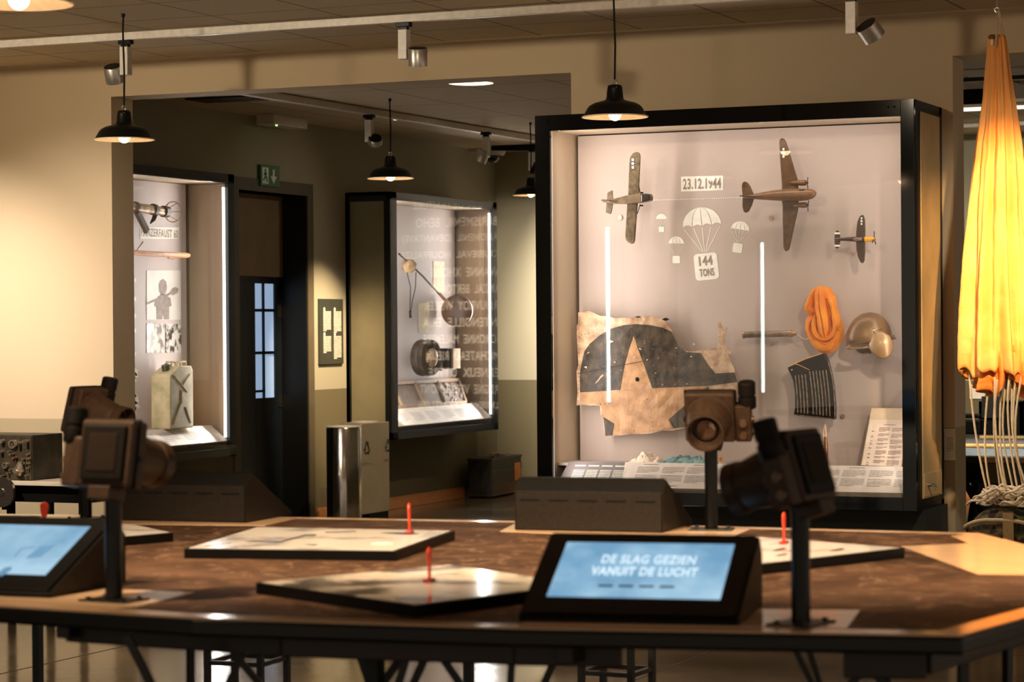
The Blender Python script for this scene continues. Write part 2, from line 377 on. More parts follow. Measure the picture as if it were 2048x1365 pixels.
# ------------------------------------------------------------------ ceiling fixtures
def prof_pendant(k):
    out = [(59, 0), (57.5, 1.5), (50, 15), (46, 20), (38, 24.5), (27, 27.5), (18, 30), (15.5, 33), (13.8, 50), (12.6, 56), (9, 57.5), (1, 58)]
    return [(r*k, z*k) for r, z in out]
CREAM = pm('enamel_white_inside', (240, 226, 205), None, 20, .35)
BULB = em('frosted_bulb_glow', (255, 210, 160), 12)
def pendant(px, py, D, label, zc, R=.17, group='black enamel pendant lamps', watts=14):
    c = P(px, py, D=D); t = thing('pendant_lamp', label, 'lamp', c, 0, group); k = R/59.
    pr = prof_pendant(k); inner = [(max(r-.004, .001), z-.002) for r, z in reversed(pr[:-3])]
    MB().lathe(pr, seg=40).build('lamp_shade', BLACK, t, smooth=True, angle=60)
    MB().lathe([(58*k, .0005), (49*k, 14*k), (45*k, 18.5*k), (37*k, 22.5*k), (26*k, 25.5*k), (17*k, 28*k), (1*k, 29*k)], seg=40).build('shade_lining', CREAM, t, smooth=True, angle=60)
    # open the underside: shade and lining are separate shells, rim ring joins them
    rim = [(cos(i*pi/20)*R, sin(i*pi/20)*R, 0) for i in range(40)]
    MB().tube(rim, .0035, 6, closed=True).build('rim', CREAM, t, smooth=True)
    MB().ball((0, 0, 5*k), (11.5*k, 11.5*k, 12*k)).cone((0, 0, 12*k), (0, 0, 26*k), 7*k, 9*k).build('bulb', BULB, t, smooth=True)
    h = 58*k
    for i in range(4):
        MB().ball((cos(i*pi/2+.6)*12.2*k, sin(i*pi/2+.6)*12.2*k, 52*k), 1.5*k, 8, 6).build('rivet', STEEL, t, smooth=True)
    MB().tube([(cos(i*pi/8)*.013, 0, h+.014+sin(i*pi/8)*.014) for i in range(16)], .0028, 6, closed=True).build('hanging_ring', STEEL, t, smooth=True)
    top = zc-c.z
    cl = MB().tube([(0, 0, h+.025), (.004, 0, h+.2), (-.003, 0, h+.45), (0, 0, top-.02)], .0055, 8); cl.cone((0, 0, top-.02), (0, 0, top), .009, .012, 12)
    cl.build('cord', BLACKM, t, smooth=True)
    return t
def fix_open(t):
    for ch in t.children:
        if ch.name.startswith(('lamp_shade', 'shade_lining')):
            me = ch.data; bm = bmesh.new(); bm.from_mesh(me)
            low = [f for f in bm.faces if len(f.verts) > 4 and f.calc_center_median().z < .004]
            bmesh.ops.delete(bm, geom=low, context='FACES'); bm.to_mesh(me); bm.free()
for args in ((248.5, 279.5, 13.9, 'black pendant lamp hanging left, in front of the pier beside the wide opening', ZC, .17),
             (1230, 234, 12.64, 'largest black pendant lamp on a long cord, overlapping the top of the big display case', ZC, .17),
             (781, 357, 18.1, 'middle black pendant lamp seen through the opening, above the far side case', ZC2, .17),
             (1062, 390.6, 20.3, 'farthest and smallest black pendant lamp, half hidden by the big display case', ZC2, .15)):
    fix_open(pendant(*args))
fix_open(pendant(38, 7, 8.6, 'near pendant lamp cut off by the top left corner of the picture, glowing underside', ZC, .19, watts=20))
for p, lab in (((-6.87, 6.6, 2.87), 'black pendant lamp over the left end of the map table'),):
    t = pendant(1024, 682, 8, lab, ZC, .19, watts=20); t.location = p
    for ch in t.children:
        if ch.name.startswith('cord'): ch.scale = (1, 1, 1)
    fix_open(t)
    for ch in list(t.children):
        if ch.name.startswith('cord'):
            bpy.data.objects.remove(ch); MB().tube([(0, 0, .19), (0, 0, .3), (0, 0, ZC-p[2])], .0055, 8).build('cord', BLACKM, t, smooth=True)

def track(name, label, p0, p1, w=.05, h=.035, mat=None):
    o = MB().bar(p0, p1, w, h).build(name, mat or WHITEM, bevel=.003); tag(o, label, 'lighting track'); return o
track('lighting_track', 'long white lighting track under the tiled ceiling of the near room', (-10.9, 12.53, ZC-.035), (3.5, 12.53, ZC-.035), .045, .045)
a = P(500, 186, Z=ZC2-.03); b = P(1140, 288, Z=ZC2-.03)
track('lighting_track', 'pale lighting track running away along the ceiling of the rear room', (a.x, a.y-.9, ZC2-.03), (b.x-.02, 21.3, ZC2-.03), .06, .05)
track('lighting_track', 'short dark beam across the far corner of the rear room ceiling', P(985, 292, Y=20.9), P(1110, 292, Y=20.9), .07, .09, BLACK)

def spotlight(p, label, az, tilt, r=.055, l=.1, hx=.06, box=(.055, .055, .17), mat=None, group='track spotlights'):
    t = thing('track_spotlight', label, 'spotlight', p, 0, group); mat = mat or ALU
    MB().cbox((0, 0, -.012), (.085, .045, .026)).cbox((0, 0, -.032), (.05, .03, .02)).build('adapter', BLACK, t, bevel=.003)
    MB().cbox((0, 0, -.04-box[2]/2), box).build('driver_box', WHITEM, t, bevel=.003)
    c = Vector((hx, 0, -.04-box[2]+.01)); d = Vector((cos(az)*sin(tilt), sin(az)*sin(tilt), -cos(tilt)))
    M = Matrix.Translation(c) @ d.to_track_quat('Z', 'Y').to_matrix().to_4x4()
    MB().lathe([(r*.97, -l/2), (r, -l/2+.002), (r, l/2), (r*.9, l/2), (r*.86, l/2-.03), (.001, l/2-.032)], M, 32).build('lamp_head', mat, t, smooth=True, angle=40)
    MB().lathe([(r*.93, -l/2-.0005), (r*.90, -l/2-.003), (.001, -l/2-.003)], M, 32).build('rear_cap', BLACK, t, smooth=True)
    MB().bar((0, 0, -.04-box[2]+.02), c, .018).build('swivel_arm', BLACK, t)
    return t
yt = 12.53; zt_ = ZC-.058
spotlight((-8.02, yt, zt_), 'brushed grey track spotlight behind the left pendant cord, head turned left', radians(100), radians(26), hx=-.085)
spotlight((P(808, 42, Y=yt).x, yt, zt_), 'silver track spotlight hanging from the middle of the near white track', radians(113), radians(14), hx=.085)
spotlight((P(1703, -16, Y=yt).x, yt, zt_), 'silver track spotlight at the top right, head tipped towards the parachute', radians(55), radians(42), hx=.10, r=.062, l=.085)
spotlight(Vector((-8.56, P(738, 190, X=-8.56).y, ZC2-.056)), 'small pale spotlight on the rear room track, seen edge on', radians(-60), radians(-45), hx=.05, l=.05)
spotlight(Vector((-8.46, P(972, 262, X=-8.46).y, ZC2-.056)), 'grey spotlight at the far end of the rear room track', radians(190), radians(25), hx=-.04)
spotlight(P(1064, 296, Y=20.8), 'dark spotlight below the short beam, next to the big display case', radians(190), radians(25), hx=.05, mat=BLACK)

c = P(942, 163, Z=ZC2)
t = thing('downlight', 'round glowing downlight in the rear ceiling, just under the soffit', 'ceiling light', c)
MB().lathe([(.15, -.012), (.15, 0), (.001, 0)], seg=40).build('diffuser', em('downlight_glow', (255, 235, 205), 3), t, smooth=True)
MB().lathe([(.155, -.014), (.165, -.008), (.165, 0), (.155, 0)], seg=40, closed=True).build('trim_ring', WHITEM, t, smooth=True)
c = P(797, 237, Z=ZC2)
t = thing('downlight', 'tiny lit spot in the dark part of the rear ceiling', 'ceiling light', c)
MB().lathe([(.04, -.01), (.045, 0), (.001, 0)], seg=24).build('diffuser', em('downlight_glow', (255, 235, 205), 3), t, smooth=True)
MB().lathe([(.045, -.012), (.055, -.006), (.055, 0), (.045, 0)], seg=24, closed=True).build('trim_ring', WHITEM, t, smooth=True)
c = P(560, 246, X=-9.55); c.z = ZC2
t = thing('emergency_light', 'white box emergency light on the rear ceiling with a green indicator', 'emergency light', c)
MB().box((-.06, -.28, -.085), (.10, .28, 0)).build('housing', WHITEM, t, bevel=.008)
MB().ball((.08, -.20, -.086), .008, 8, 6).build('indicator', em('green_led', (120, 255, 90), 8), t)
c = P(987, 305, X=-9.45)
t = thing('security_camera', 'white dome security camera in the corner of the rear room', 'camera', c)
MB().lathe([(.10, -.03), (.115, .0), (.115, .06), (.09, .09), (.001, .09)], seg=32).build('housing', WHITEM, t, smooth=True)
MB().ball((0, 0, -.035), (.075, .075, .07)).build('dome', pm('smoked_dome', (20, 18, 16), None, 10, .1, spec=.8), t, smooth=True)
MB().bar((0, 0, .03), (XS-c.x, 0, .03), .05).build('bracket', WHITEM, t)
# hidden in the rear ceiling: an air grille seen as a dark slot
c = P(545, 192, Z=ZC2)+Vector((-.35, 0, 0)); t = thing('air_vent', 'dark slotted vent in the rear ceiling beside the track', 'vent', c)
MB().box((-.3, -.15, -.01), (.3, .15, 0)).build('backing', BLACKM, t)
for k in range(6): MB().box((-.29, -.14+k*.05, -.016), (.29, -.125+k*.05, -.004)).build('slat', pm('vent_grey', (90, 80, 66), None, 10, .6), t)

# exit sign and notice on the side wall
a = P(515, 335, X=XS); b = P(553, 370, X=XS); e = Vector((XS, (a.y+b.y)/2, (a.z+b.z)/2)); hw, hh = (b.y-a.y)/2, .085
t = thing('exit_sign', 'green exit sign with running figure and down arrow above the doorway', 'sign', e)
MB().box((0, -hw, -hh), (.03, hw, hh)).build('panel', pm('sign_green', (26, 98, 52), None, 20, .4), t, bevel=.004)
u, v = Vector((0, 1, 0)), Vector((0, 0, 1)); wp = pm('sign_white', (225, 235, 220), None, 20, .5)
q = MB().prism([(.031, .035+y*1.0, z) for y, z in ((.0, .055), (.03, .055), (.03, .0), (.065, .0), (.015, -.062), (-.035, .0), (.0, .0))], (.002, 0, 0)); q.build('arrow', wp, t)
MB().box((.031, -.135, -.065), (.033, -.035, .065)).build('pictogram_door', wp, t)
g = pm('sign_green', (26, 98, 52))
r = MB(); r.cone((.034, -.085, .043), (.035, -.085, .043), .012, .012, 12)
for p0, p1 in (((-.088, .03), (-.085, -.005)), ((-.085, -.005), (-.06, -.02)), ((-.06, -.02), (-.062, -.05)), ((-.085, -.005), (-.105, -.03)), ((-.105, -.03), (-.125, -.035)), ((-.088, .025), (-.065, .01)), ((-.088, .025), (-.11, .005))):
    r.bar((.0345, *p0), (.0345, *p1), .002, .013)
r.build('running_figure', g, t)
a = P(635, 598, X=XS); b = P(683, 728, X=XS)
t = thing('text_panel', 'dark grey notice with four blocks of white print on the lit wall by the doorway', 'sign', (XS, a.y, b.z))
w, h = b.y-a.y, a.z-b.z
MB().box((0, 0, 0), (.02, w, h)).build('board', pm('notice_dark', (52, 54, 46), (60, 62, 52), 5, .5), t, bevel=.002)
m = MB(); rg = random.Random(3); u = (0, 1, 0); v = (0, 0, 1)
for cx, cz, n in ((.06, .84, 13), (.25, .84, 14), (.06, .46, 11), (.25, .46, 15)):
    m.cone((.0215, (cx+.02)*w/.43, cz*h), (.022, (cx+.02)*w/.43, cz*h), .017, .017, 12)
    para(m, (.021, cx*w/.43, (cz-.03)*h), u, v, .14*w/.43, n, .0105*1.25, .009, rg, last=.4)
m.build('printed_text', pm('print_white', (222, 218, 200), None, 20, .6), t)
a = P(1888.5, 858, Y=YW-.004); b = P(1909, 921, Y=YW-.004)
t = thing('notice_card', 'small white printed card on the pier to the right of the big display case', 'sign', (a.x, YW, b.z))
MB().box((0, -.012, 0), (.062, 0, a.z-b.z)).build('card', pm('card_white', (222, 212, 196), None, 20, .6), t)
m = MB(); para(m, (.018, -.012, (a.z-b.z)*.72), (1, 0, 0), (0, 0, 1), .035, 7, .012, .003, random.Random(5)); m.build('printed_text', pm('ink_dark', (40, 34, 30), None, 20, .7), t)
def wbuild(mb, name, mat, parent, **k):
    """build from world coordinates under a thing"""
    bpy.context.view_layer.update(); Mi = parent.matrix_world.inverted(); mb.v = [tuple(Mi @ Vector(q)) for q in mb.v]
    return mb.build(name, mat, parent, **k)
def PP(pts, Y): return [P(x, y, Y=Y) for x, y in pts]
def crop(pts, ox, oy, k): return [(ox+x/k, oy+y/k) for x, y in pts]

# ------------------------------------------------------------------ big display case
CX0, CX1, CZ0, CZ1, CY = -5.660, -3.385, .565, 2.845, 13.25
GX0, GX1, GZ0, GZ1 = -5.564, -3.462, .640, 2.752
YB = 13.75
BGLOSS = pm('black_glass_border', (7, 9, 10), (9, 11, 12), 30, .06, spec=.6)
PANEL = pm('mauve_grey_panel', (190, 172, 162), (196, 178, 168), 2, .55)
TAN = pm('case_lining', (196, 176, 150), (202, 182, 156), 3, .5)
dc = thing('display_case', 'big black framed glass display case with warplane models and a torn wing panel', 'display case', ((CX0+CX1)/2, YW, 0))
m = MB()
m.box((CX0, CY, CZ0), (GX0, CY+.03, CZ1)).box((GX1, CY, CZ0), (CX1, CY+.03, CZ1)).box((GX0, CY, GZ1), (GX1, CY+.03, CZ1)).box((GX0, CY, CZ0), (GX1, CY+.03, GZ0))
wbuild(m, 'front_frame', BGLOSS, dc, bevel=.002)
wbuild(MB().box((GX0-.01, CY+.012, GZ0-.01), (GX1+.01, CY+.02, GZ1+.01)), 'glass_pane', GLASS, dc)
m = MB(); m.box((CX0, CY+.03, CZ1-.04), (CX1, YW, CZ1)).box((CX0, CY+.03, CZ0), (CX1, YW, CZ0+.03)).box((CX0, CY+.03, CZ0), (CX0+.03, YW, CZ1)).box((CX1-.03, CY+.03, CZ0), (CX1-.002, YW, CZ1))
m.box((CX0, YW-.06, CZ0), (CX1, YW-.002, CZ1))
wbuild(m, 'carcass', BLACK, dc)
LX0, LX1 = GX0-.045, GX1+.03
wbuild(MB().box((LX0-.004, CY+.03, GZ0), (LX0, YB+.05, GZ1+.02)), 'side_lining', TAN, dc)
wbuild(MB().box((LX1, CY+.03, GZ0), (LX1+.004, YB+.05, GZ1+.02)), 'side_lining', TAN, dc)
wbuild(MB().box((LX0, CY+.03, GZ1+.012), (LX1, YB+.05, GZ1+.018)), 'top_lining', TAN, dc)
bp = wbuild(MB().box((LX0+.02, YB, .78), (LX1-.002, YB+.03, GZ1+.004)), 'back_panel', PANEL, dc)
wbuild(MB().box((LX0, CY+.19, .775), (LX1, YB+.05, .79)), 'floor_shelf', pm('shelf_grey', (176, 162, 150), None, 6, .5), dc)
wbuild(MB().box((CX0+.02, CY+.14, 0), (CX1+.02, YW, CZ0)), 'plinth', DARKG, dc)
# right flank: beige sheet with a lock hatch
a = .035
wbuild(MB().box((CX1-.001, CY+.13, CZ0+.06), (CX1+.006, YW-.075, CZ1-.06)), 'flank_panel', pm('flank_sheet', (196, 166, 118), None, 6, .5, spec=.4), dc, bevel=.002)
h = wbuild(MB().box((CX1+.005, CY+.15, CZ0+.07), (CX1+.010, YW-.115, CZ0+.20)), 'lock_hatch', pm('flank_sheet', (196, 166, 118)), dc, bevel=.0015)
wbuild(MB().cone((CX1+.01, 13.47, .70), (CX1+.03, 13.47, .70), .013, .011).bar((CX1+.03, 13.47, .70), (CX1+.055, 13.47, .70), .004, .02).tube([(CX1+.055, 13.47+.012*cos(i*pi/6), .695+.012*sin(i*pi/6)-.012) for i in range(12)], .002, 5, closed=True), 'lock_key', STEEL, h, smooth=True)
for sx_ in (CX0+.085, CX1-.11, CX1-.145): wbuild(MB().ball((sx_, CY-.001, CZ1-.04), .006, 8, 6), 'frame_screw', BLACKM, dc)
LED = em('led_strip_glow', (255, 240, 220), 1.6)
wbuild(MB().box((GX0-.010, CY+.031, GZ0+.02), (GX0-.002, CY+.036, GZ1)), 'led_strip', LED, dc)
wbuild(MB().box((GX1-.0035, CY+.036, GZ0+.2), (GX1+.004, CY+.05, GZ1)), 'led_strip', LED, dc)
wbuild(MB().box((GX0, CY+.031, GZ1+.003), (GX1, CY+.036, GZ1+.010)), 'led_strip', LED, dc)
# sloped caption boards on the floor of the case
FY, FZ, BYY, BZ = 13.302, .662, 13.45, .80
def board(x0b, x0t, x1b, x1t, name, mat):
    q = [Vector((x0b, FY, FZ)), Vector((x1b, FY, FZ)), Vector((x1t, BYY, BZ)), Vector((x0t, BYY, BZ))]
    return wbuild(MB().prism(q, (0, .004, -.005)), name, mat, dc)
xs = P(1243, 951, Y=FY).x; xst = P(1251, 926, Y=BYY).x
b1 = board(LX0+.045, LX0+.07, xs-.01, xst-.004, 'caption_board', pm('caption_dark', (104, 94, 94), None, 8, .5)); b1['label'] = 'dark caption board with white print'
b2 = board(xs-.008, xst-.002, LX1-.002, LX1-.002, 'caption_board', pm('caption_light', (214, 200, 188), None, 8, .45)); b2['label'] = 'long pale caption board with black print'
wbuild(MB().box((LX0, 13.285, .636), (LX1, 13.30, .657)), 'board_lip', pm('lip_grey', (150, 136, 118), None, 8, .45), dc)
v = (Vector((0, BYY, BZ))-Vector((0, FY, FZ))).normalized(); ux = Vector((1, 0, 0)); L_ = (Vector((0, BYY, BZ))-Vector((0, FY, FZ))).length
rg = random.Random(11); m = MB()
for k in range(4):
    x = LX0+.12+k*.085
    m.add([Vector((x, FY, FZ))+v*(L_*.80)+Vector((0, -.001, .001))+q for q in (Vector((0, 0, 0)), ux*.068, ux*.068+v*.010, v*.010)], [(0, 1, 2, 3)])
    para(m, Vector((x, FY, FZ))+v*(L_*.66), ux, v, .072, 9, .0125, .007, rg)
wbuild(m, 'printed_text', pm('print_white', (222, 218, 200)), b1)
m = MB(); x = xs+.06
for k in range(14):
    w = .135; n = 7 if k % 3 else 5
    if x+w > LX1-.02: w = LX1-.02-x
    if w < .05: break
    if k % 2 == 0: para(m, Vector((x+.03, FY, FZ))+v*(L_*.93), ux, v, .09, 1, .01, .003, rg, last=1)
    para(m, Vector((x, FY, FZ))+v*(L_*.82), ux, v, w, 5, .0105, .0022, rg); para(m, Vector((x, FY, FZ))+v*(L_*.50), ux, v, w, 6, .0105, .0022, rg)
    if k % 3 == 1: para(m, Vector((x+.08, FY, FZ))+v*(L_*.10), ux, v, .04, 1, .01, .0025, rg, last=1)
    x += .155
wbuild(m, 'printed_text', pm('ink_dark', (40, 34, 30), None, 20, .7), b2)

# graphics printed on the back panel
WH = pm('white_vinyl', (240, 234, 222), None, 20, .5); GREYL = pm('mauve_letters', (150, 132, 122), None, 20, .5)
YG = YB-.0015
c = crop([(947, 485), (1307, 475), (1307, 600), (948, 613)], 1140, 240, 4.267)
q = PP(c, YG); dp = wbuild(MB().prism(q, (0, .001, 0)), 'date_plate', WH, bp)
u = (q[1]-q[0]).normalized(); w = (q[1]-q[0]).length; hgt = (q[0]-q[3]).length
wbuild(MB().text('23.12.1944', (q[3]+q[2])/2+Vector((0, -.0012, hgt*.13)), u, (0, 0, 1), hgt*.72, w*.90, bold=.02), 'date_lettering', GREYL, dp)
a, b = P(1309, 400.5, Y=YG), P(1483, 395.5, Y=YG); m = MB()
for k in range(40):
    c_ = a.lerp(b, k/39.); m.cbox((c_.x, YG, c_.z), (.0075, .001, .0055))
wbuild(m, 'dotted_line', WH, bp)
def chute_icon(cx, cy, Wd, Hh, rot, box_half, drop, txt=False):
    """white parachute drawing: px centre of the hem, half width, height; box below"""
    M = lambda x, y: P(cx+x*cos(rot)-y*sin(rot), cy+x*sin(rot)+y*cos(rot), Y=YG)
    m = MB()
    for i in range(4):
        c0, c1 = -1+i*.5, -.5+i*.5; g = .022; c0 += g*(i > 0); c1 -= g*(i < 3); pts = []
        for j in range(13): t = j/12*pi/2; pts.append((c0*Wd*cos(t)-.0, -Hh*sin(t)))
        for j in range(12, -1, -1): t = j/12*pi/2; pts.append((c1*Wd*cos(t)+.0, -Hh*sin(t)))
        pts = [p for k, p in enumerate(pts) if k != 13]
        for j in range(1, 6): s = j/6; pts.append(((c1+(c0-c1)*s)*Wd, -Hh*.10*sin(s*pi)))
        m.prism([M(*p) for p in pts], (0, .001, 0))
    tipy = drop-box_half*1.25
    for k, x in enumerate((-.95, -.45, .0, .45, .95)):
        x0, y0 = x*Wd, Hh*.08; x1, y1 = (k-2)*Wd*.06, tipy; w = Wd*.016
        d = Vector((x1-x0, y1-y0)).normalized(); n = Vector((-d.y, d.x))*w
        m.prism([M(x0-n.x, y0-n.y), M(x0+n.x, y0+n.y), M(x1+n.x, y1+n.y), M(x1-n.x, y1-n.y)], (0, .001, 0))
    r = box_half; k = r*.3; pts = []
    for qx, qy, a0 in ((r-k, -r+k, -90), (r-k, r-k, 0), (-r+k, r-k, 90), (-r+k, -r+k, 180)):
        for j in range(5): a = radians(a0+j*22.5); pts.append((qx+k*cos(a), (qy+k*sin(a))*(1.14 if txt else 1)+drop))
    m.prism([M(*p) for p in pts], (0, .001, 0))
    ic = wbuild(m, 'parachute_drawing', WH, bp)
    if txt:
        t = MB(); c0 = M(0, drop+r*0.0); u = (M(10, drop)-M(0, drop)).normalized(); v = (M(0, drop-10)-M(0, drop)).normalized(); s = (M(1, drop)-M(0, drop)).length; sv = (M(0, drop-1)-M(0, drop)).length
        t.text('144', c0+v*r*.10*sv+Vector((0, -.0012, 0)), u, v, r*.82*sv, r*1.15*s, bold=.025); t.text('TONS', c0-v*r*.82*sv+Vector((0, -.0012, 0)), u, v, r*.66*sv, r*1.25*s, bold=.02)
        wbuild(t, 'tonnage_lettering', GREYL, ic)
chute_icon(1404, 452, 38.5, 37, radians(-6), 23.5, 82, True)
chute_icon(1322.7, 439, 10.5, 11, 0, 5.2, 20)
chute_icon(1352.5, 488.5, 15.5, 15.5, 0, 7.4, 31)
chute_icon(1480, 460.5, 18.5, 17.5, radians(8), 9.5, 36)
for i, (x, y) in enumerate(((1240, 435.5), (1541.5, 435.5), (1705, 506), (1540, 687.5), (1685.5, 833.5))):
    c = P(x, y, Y=YB-.012); wbuild(MB().cone(c, c+Vector((0, .012, 0)), .0125, .0125, 20).cbox(c+Vector((0, -.001, 0)), (.014, .002, .003)), 'mounting_disc', pm('bronze_disc', (190, 158, 132), None, 20, .35, metal=.6), bp, smooth=True)

# ------------------------------------------------------------------ model aircraft
def poly(m, pts, Y, th): return m.prism([p+Vector((0, -th/2, 0)) for p in PP(pts, Y)], (0, th, 0))
def body(m, pts, radii, Y, seg=16, flat=1): return m.tube([P(x, y, Y=Y) for x, y in pts], [r*.00302 for r in radii], seg, flat)
def star(m, cx, cy, r, Y, off, tilt=0):
    pts = []
    for k in range(10):
        a = -pi/2+k*pi/5+tilt; rr = r if k % 2 == 0 else r*.4; pts.append((cx+rr*cos(a), cy+rr*sin(a)))
    return m.prism([p+Vector((0, -off, 0)) for p in PP(pts, Y)], (0, .0006, 0))
def insignia(parent, cx, cy, Y, off, s, tilt=0):
    m = MB(); wbuild(m.prism([p+Vector((0, -off, 0)) for p in PP([(cx+s*1.05*cos(a*pi/8), cy+s*1.05*sin(a*pi/8)) for a in range(16)], Y)], (0, .0006, 0)), 'star_roundel', pm('insignia_blue', (34, 42, 58), None, 20, .5), parent)
    m = MB(); star(m, cx, cy, s, Y, off+.0008, tilt)
    for sg in (-1, 1): m.prism([p+Vector((0, -off-.0004, 0)) for p in PP([(cx-s*.42+sg*0, cy+sg*s*1.1), (cx+s*.42, cy+sg*s*1.1), (cx+s*.42, cy+sg*s*2.1), (cx-s*.42, cy+sg*s*2.1)], Y)], (0, .0006, 0))
    wbuild(m, 'star_emblem', pm('insignia_white', (236, 232, 222), None, 20, .5), parent)
def prop(parent, cx, cy, R, Y, tilt):
    m = MB(); c = P(cx, cy, Y=Y)
    for k in range(3):
        a = tilt+k*2*pi/3; d = Vector((0, sin(a), cos(a))); m.bar(c, c+d*R*.00302, .003, .010)
    m.ball(c, (.009, .006, .006), 10, 8); return wbuild(m, 'propeller', pm('propeller_dark', (46, 36, 28), None, 20, .4), parent, smooth=True)
Yp = 13.60
OL = pm('olive_brown_paint', (80, 52, 26), (100, 68, 36), 26, .38, contrast=(.4, .6)); 
c = P(1575, 390, Y=Yp); t = thing('model_aircraft', 'large twin engined brown transport plane model with tapered wings', 'model aircraft', c, 0, 'aircraft models on the back panel')
Z1 = lambda pts: crop(pts, 1450, 240, 4.265)
wu = Z1([(628, 600), (620, 510), (590, 410), (555, 290), (522, 190), (505, 163), (487, 155), (470, 165), (464, 190), (468, 300), (478, 450), (486, 560), (486, 600)])
wl = Z1([(628, 680), (628, 745), (610, 830), (585, 940), (560, 1060), (548, 1105), (530, 1122), (510, 1118), (498, 1090), (496, 980), (492, 850), (492, 740), (484, 680)])
for n, w_ in (('wing', wu), ('wing', wl)): wbuild(poly(MB(), w_, Yp, .016), n, OL, t, bevel=.006)
m = MB(); body(m, Z1([(150, 655), (200, 655), (290, 652), (400, 645), (500, 642), (620, 640), (700, 636), (745, 630), (768, 628), (780, 627)]), [1.5, 3.5, 6.5, 9.5, 11.5, 12, 11.5, 9, 5.5, 1], Yp-.02, 20)
wbuild(m, 'fuselage', pm('brown_paint_light', (116, 78, 42), (132, 92, 54), 20, .32), t, smooth=True)
wbuild(poly(MB(), Z1([(150, 648), (142, 570), (150, 535), (170, 524), (195, 535), (218, 570), (245, 632)]), Yp-.015, .008), 'tailplane', OL, t, bevel=.003)
wbuild(poly(MB(), Z1([(150, 665), (248, 675), (230, 730), (205, 780), (182, 793), (160, 785), (148, 740)]), Yp-.015, .008), 'tailplane', OL, t, bevel=.003)
a, b, d = P(1487, 393, Y=Yp-.05), P(1524, 393, Y=Yp-.05), P(1487, 393, Y=Yp-.11)
wbuild(MB().prism([a+Vector((0, .03, -.003)), b+Vector((.02, .03, -.003)), a+Vector((.03, -.07, -.003)), a+Vector((.0, -.075, -.003))], (0, 0, .006)), 'tail_fin', OL, t, bevel=.002)
for yy, x0, x1 in ((537, 552, 690), (727, 575, 695)):
    m = MB(); body(m, Z1([(x0, yy), (x0+30, yy), (x0+70, yy), (x1-30, yy), (x1, yy), (x1+2, yy)]), [.6, 3.5, 5.2, 5.6, 5.2, 3], Yp-.012, 14); e_ = wbuild(m, 'engine_nacelle', pm('brown_paint_light', (120, 84, 54)), t, smooth=True)
    q = Z1([(x1+10, yy)])[0]; prop(e_, q[0], q[1], 12, Yp-.012, .5 if yy < 600 else 2.9)
insignia(t, *Z1([(503, 282)])[0], Yp, .0095, 4.6, .1)
m = MB()
for x, y in Z1([(640, 597), (655, 600), (668, 598), (652, 664), (668, 662), (684, 655), (705, 630)]): c_ = P(x, y, Y=Yp-.045); m.cbox(c_, (.012, .008, .006))
wbuild(m, 'cockpit_windows', pm('cockpit_glazing', (60, 44, 32), None, 20, .15, spec=.8), t)

Z2 = lambda pts: crop(pts, 1140, 240, 4.267)
GL = pm('worn_olive_drab', (78, 62, 42), (122, 102, 74), 34, .42, contrast=(.35, .65))
c = P(1265, 400, Y=Yp); t = thing('model_aircraft', 'boxy grey brown cargo glider model with long straight wings on the left of the panel', 'model aircraft', c, 0, 'aircraft models on the back panel')
wbuild(poly(MB(), Z2([(592, 640), (592, 560), (598, 420), (602, 310), (595, 282), (570, 274), (540, 284), (516, 315), (508, 345), (502, 480), (497, 640)]), Yp-.03, .016), 'wing', GL, t, bevel=.006)
wbuild(poly(MB(), Z2([(490, 700), (480, 850), (472, 980), (474, 1018), (492, 1045), (524, 1060), (548, 1052), (556, 1030), (566, 880), (580, 700)]), Yp-.03, .016), 'wing', GL, t, bevel=.006)
m = MB(); f0 = Z2([(270, 685), (300, 695), (350, 702), (380, 678), (500, 645), (600, 630), (620, 630), (620, 706), (560, 712), (480, 718), (360, 716), (300, 705)])
poly(m, f0, Yp-.035, .06); wbuild(m, 'fuselage', pm('worn_olive_light', (112, 92, 70), (138, 116, 90), 24, .4), t, bevel=.008, smooth=True)
wbuild(poly(MB(), Z2([(618, 632), (660, 630), (690, 632), (698, 660), (696, 690), (660, 700), (618, 706)]), Yp-.035, .062), 'nose_glazing', pm('nose_dark', (44, 38, 30), (66, 56, 44), 60, .2), t, bevel=.008)
wbuild(poly(MB(), Z2([(315, 690), (320, 622), (345, 606), (364, 600), (370, 690)]), Yp-.03, .008), 'tailplane', GL, t, bevel=.003)
wbuild(poly(MB(), Z2([(312, 705), (368, 715), (358, 780), (350, 803), (330, 802), (305, 790)]), Yp-.03, .008), 'tailplane', GL, t, bevel=.003)
m = MB(); 
for p0, p1 in (((600, 625), (588, 570)), ((600, 720), (575, 800))): 
    a, b = PP(Z2([p0, p1]), Yp-.05); m.bar(a, b, .004)
for p_ in ((614, 622), (612, 732)): c_ = P(*Z2([p_])[0], Y=Yp-.03); m.cone(c_+Vector((0, 0, -.004)), c_+Vector((0, 0, .004)), .009, .009, 12)
wbuild(m, 'struts_and_wheels', BLACKM, t)
a, b = PP(Z2([(360, 705), (450, 690)]), Yp-.1); wbuild(MB().prism([P(*Z2([(272, 686)])[0], Y=Yp-.07), P(*Z2([(400, 700)])[0], Y=Yp-.07), P(*Z2([(300, 690)])[0], Y=Yp-.14), P(*Z2([(275, 688)])[0], Y=Yp-.14)], (0, 0, .006)), 'tail_fin', GL, t)
insignia(t, *Z2([(556, 376)])[0], Yp, .0395, 4.8, .2)

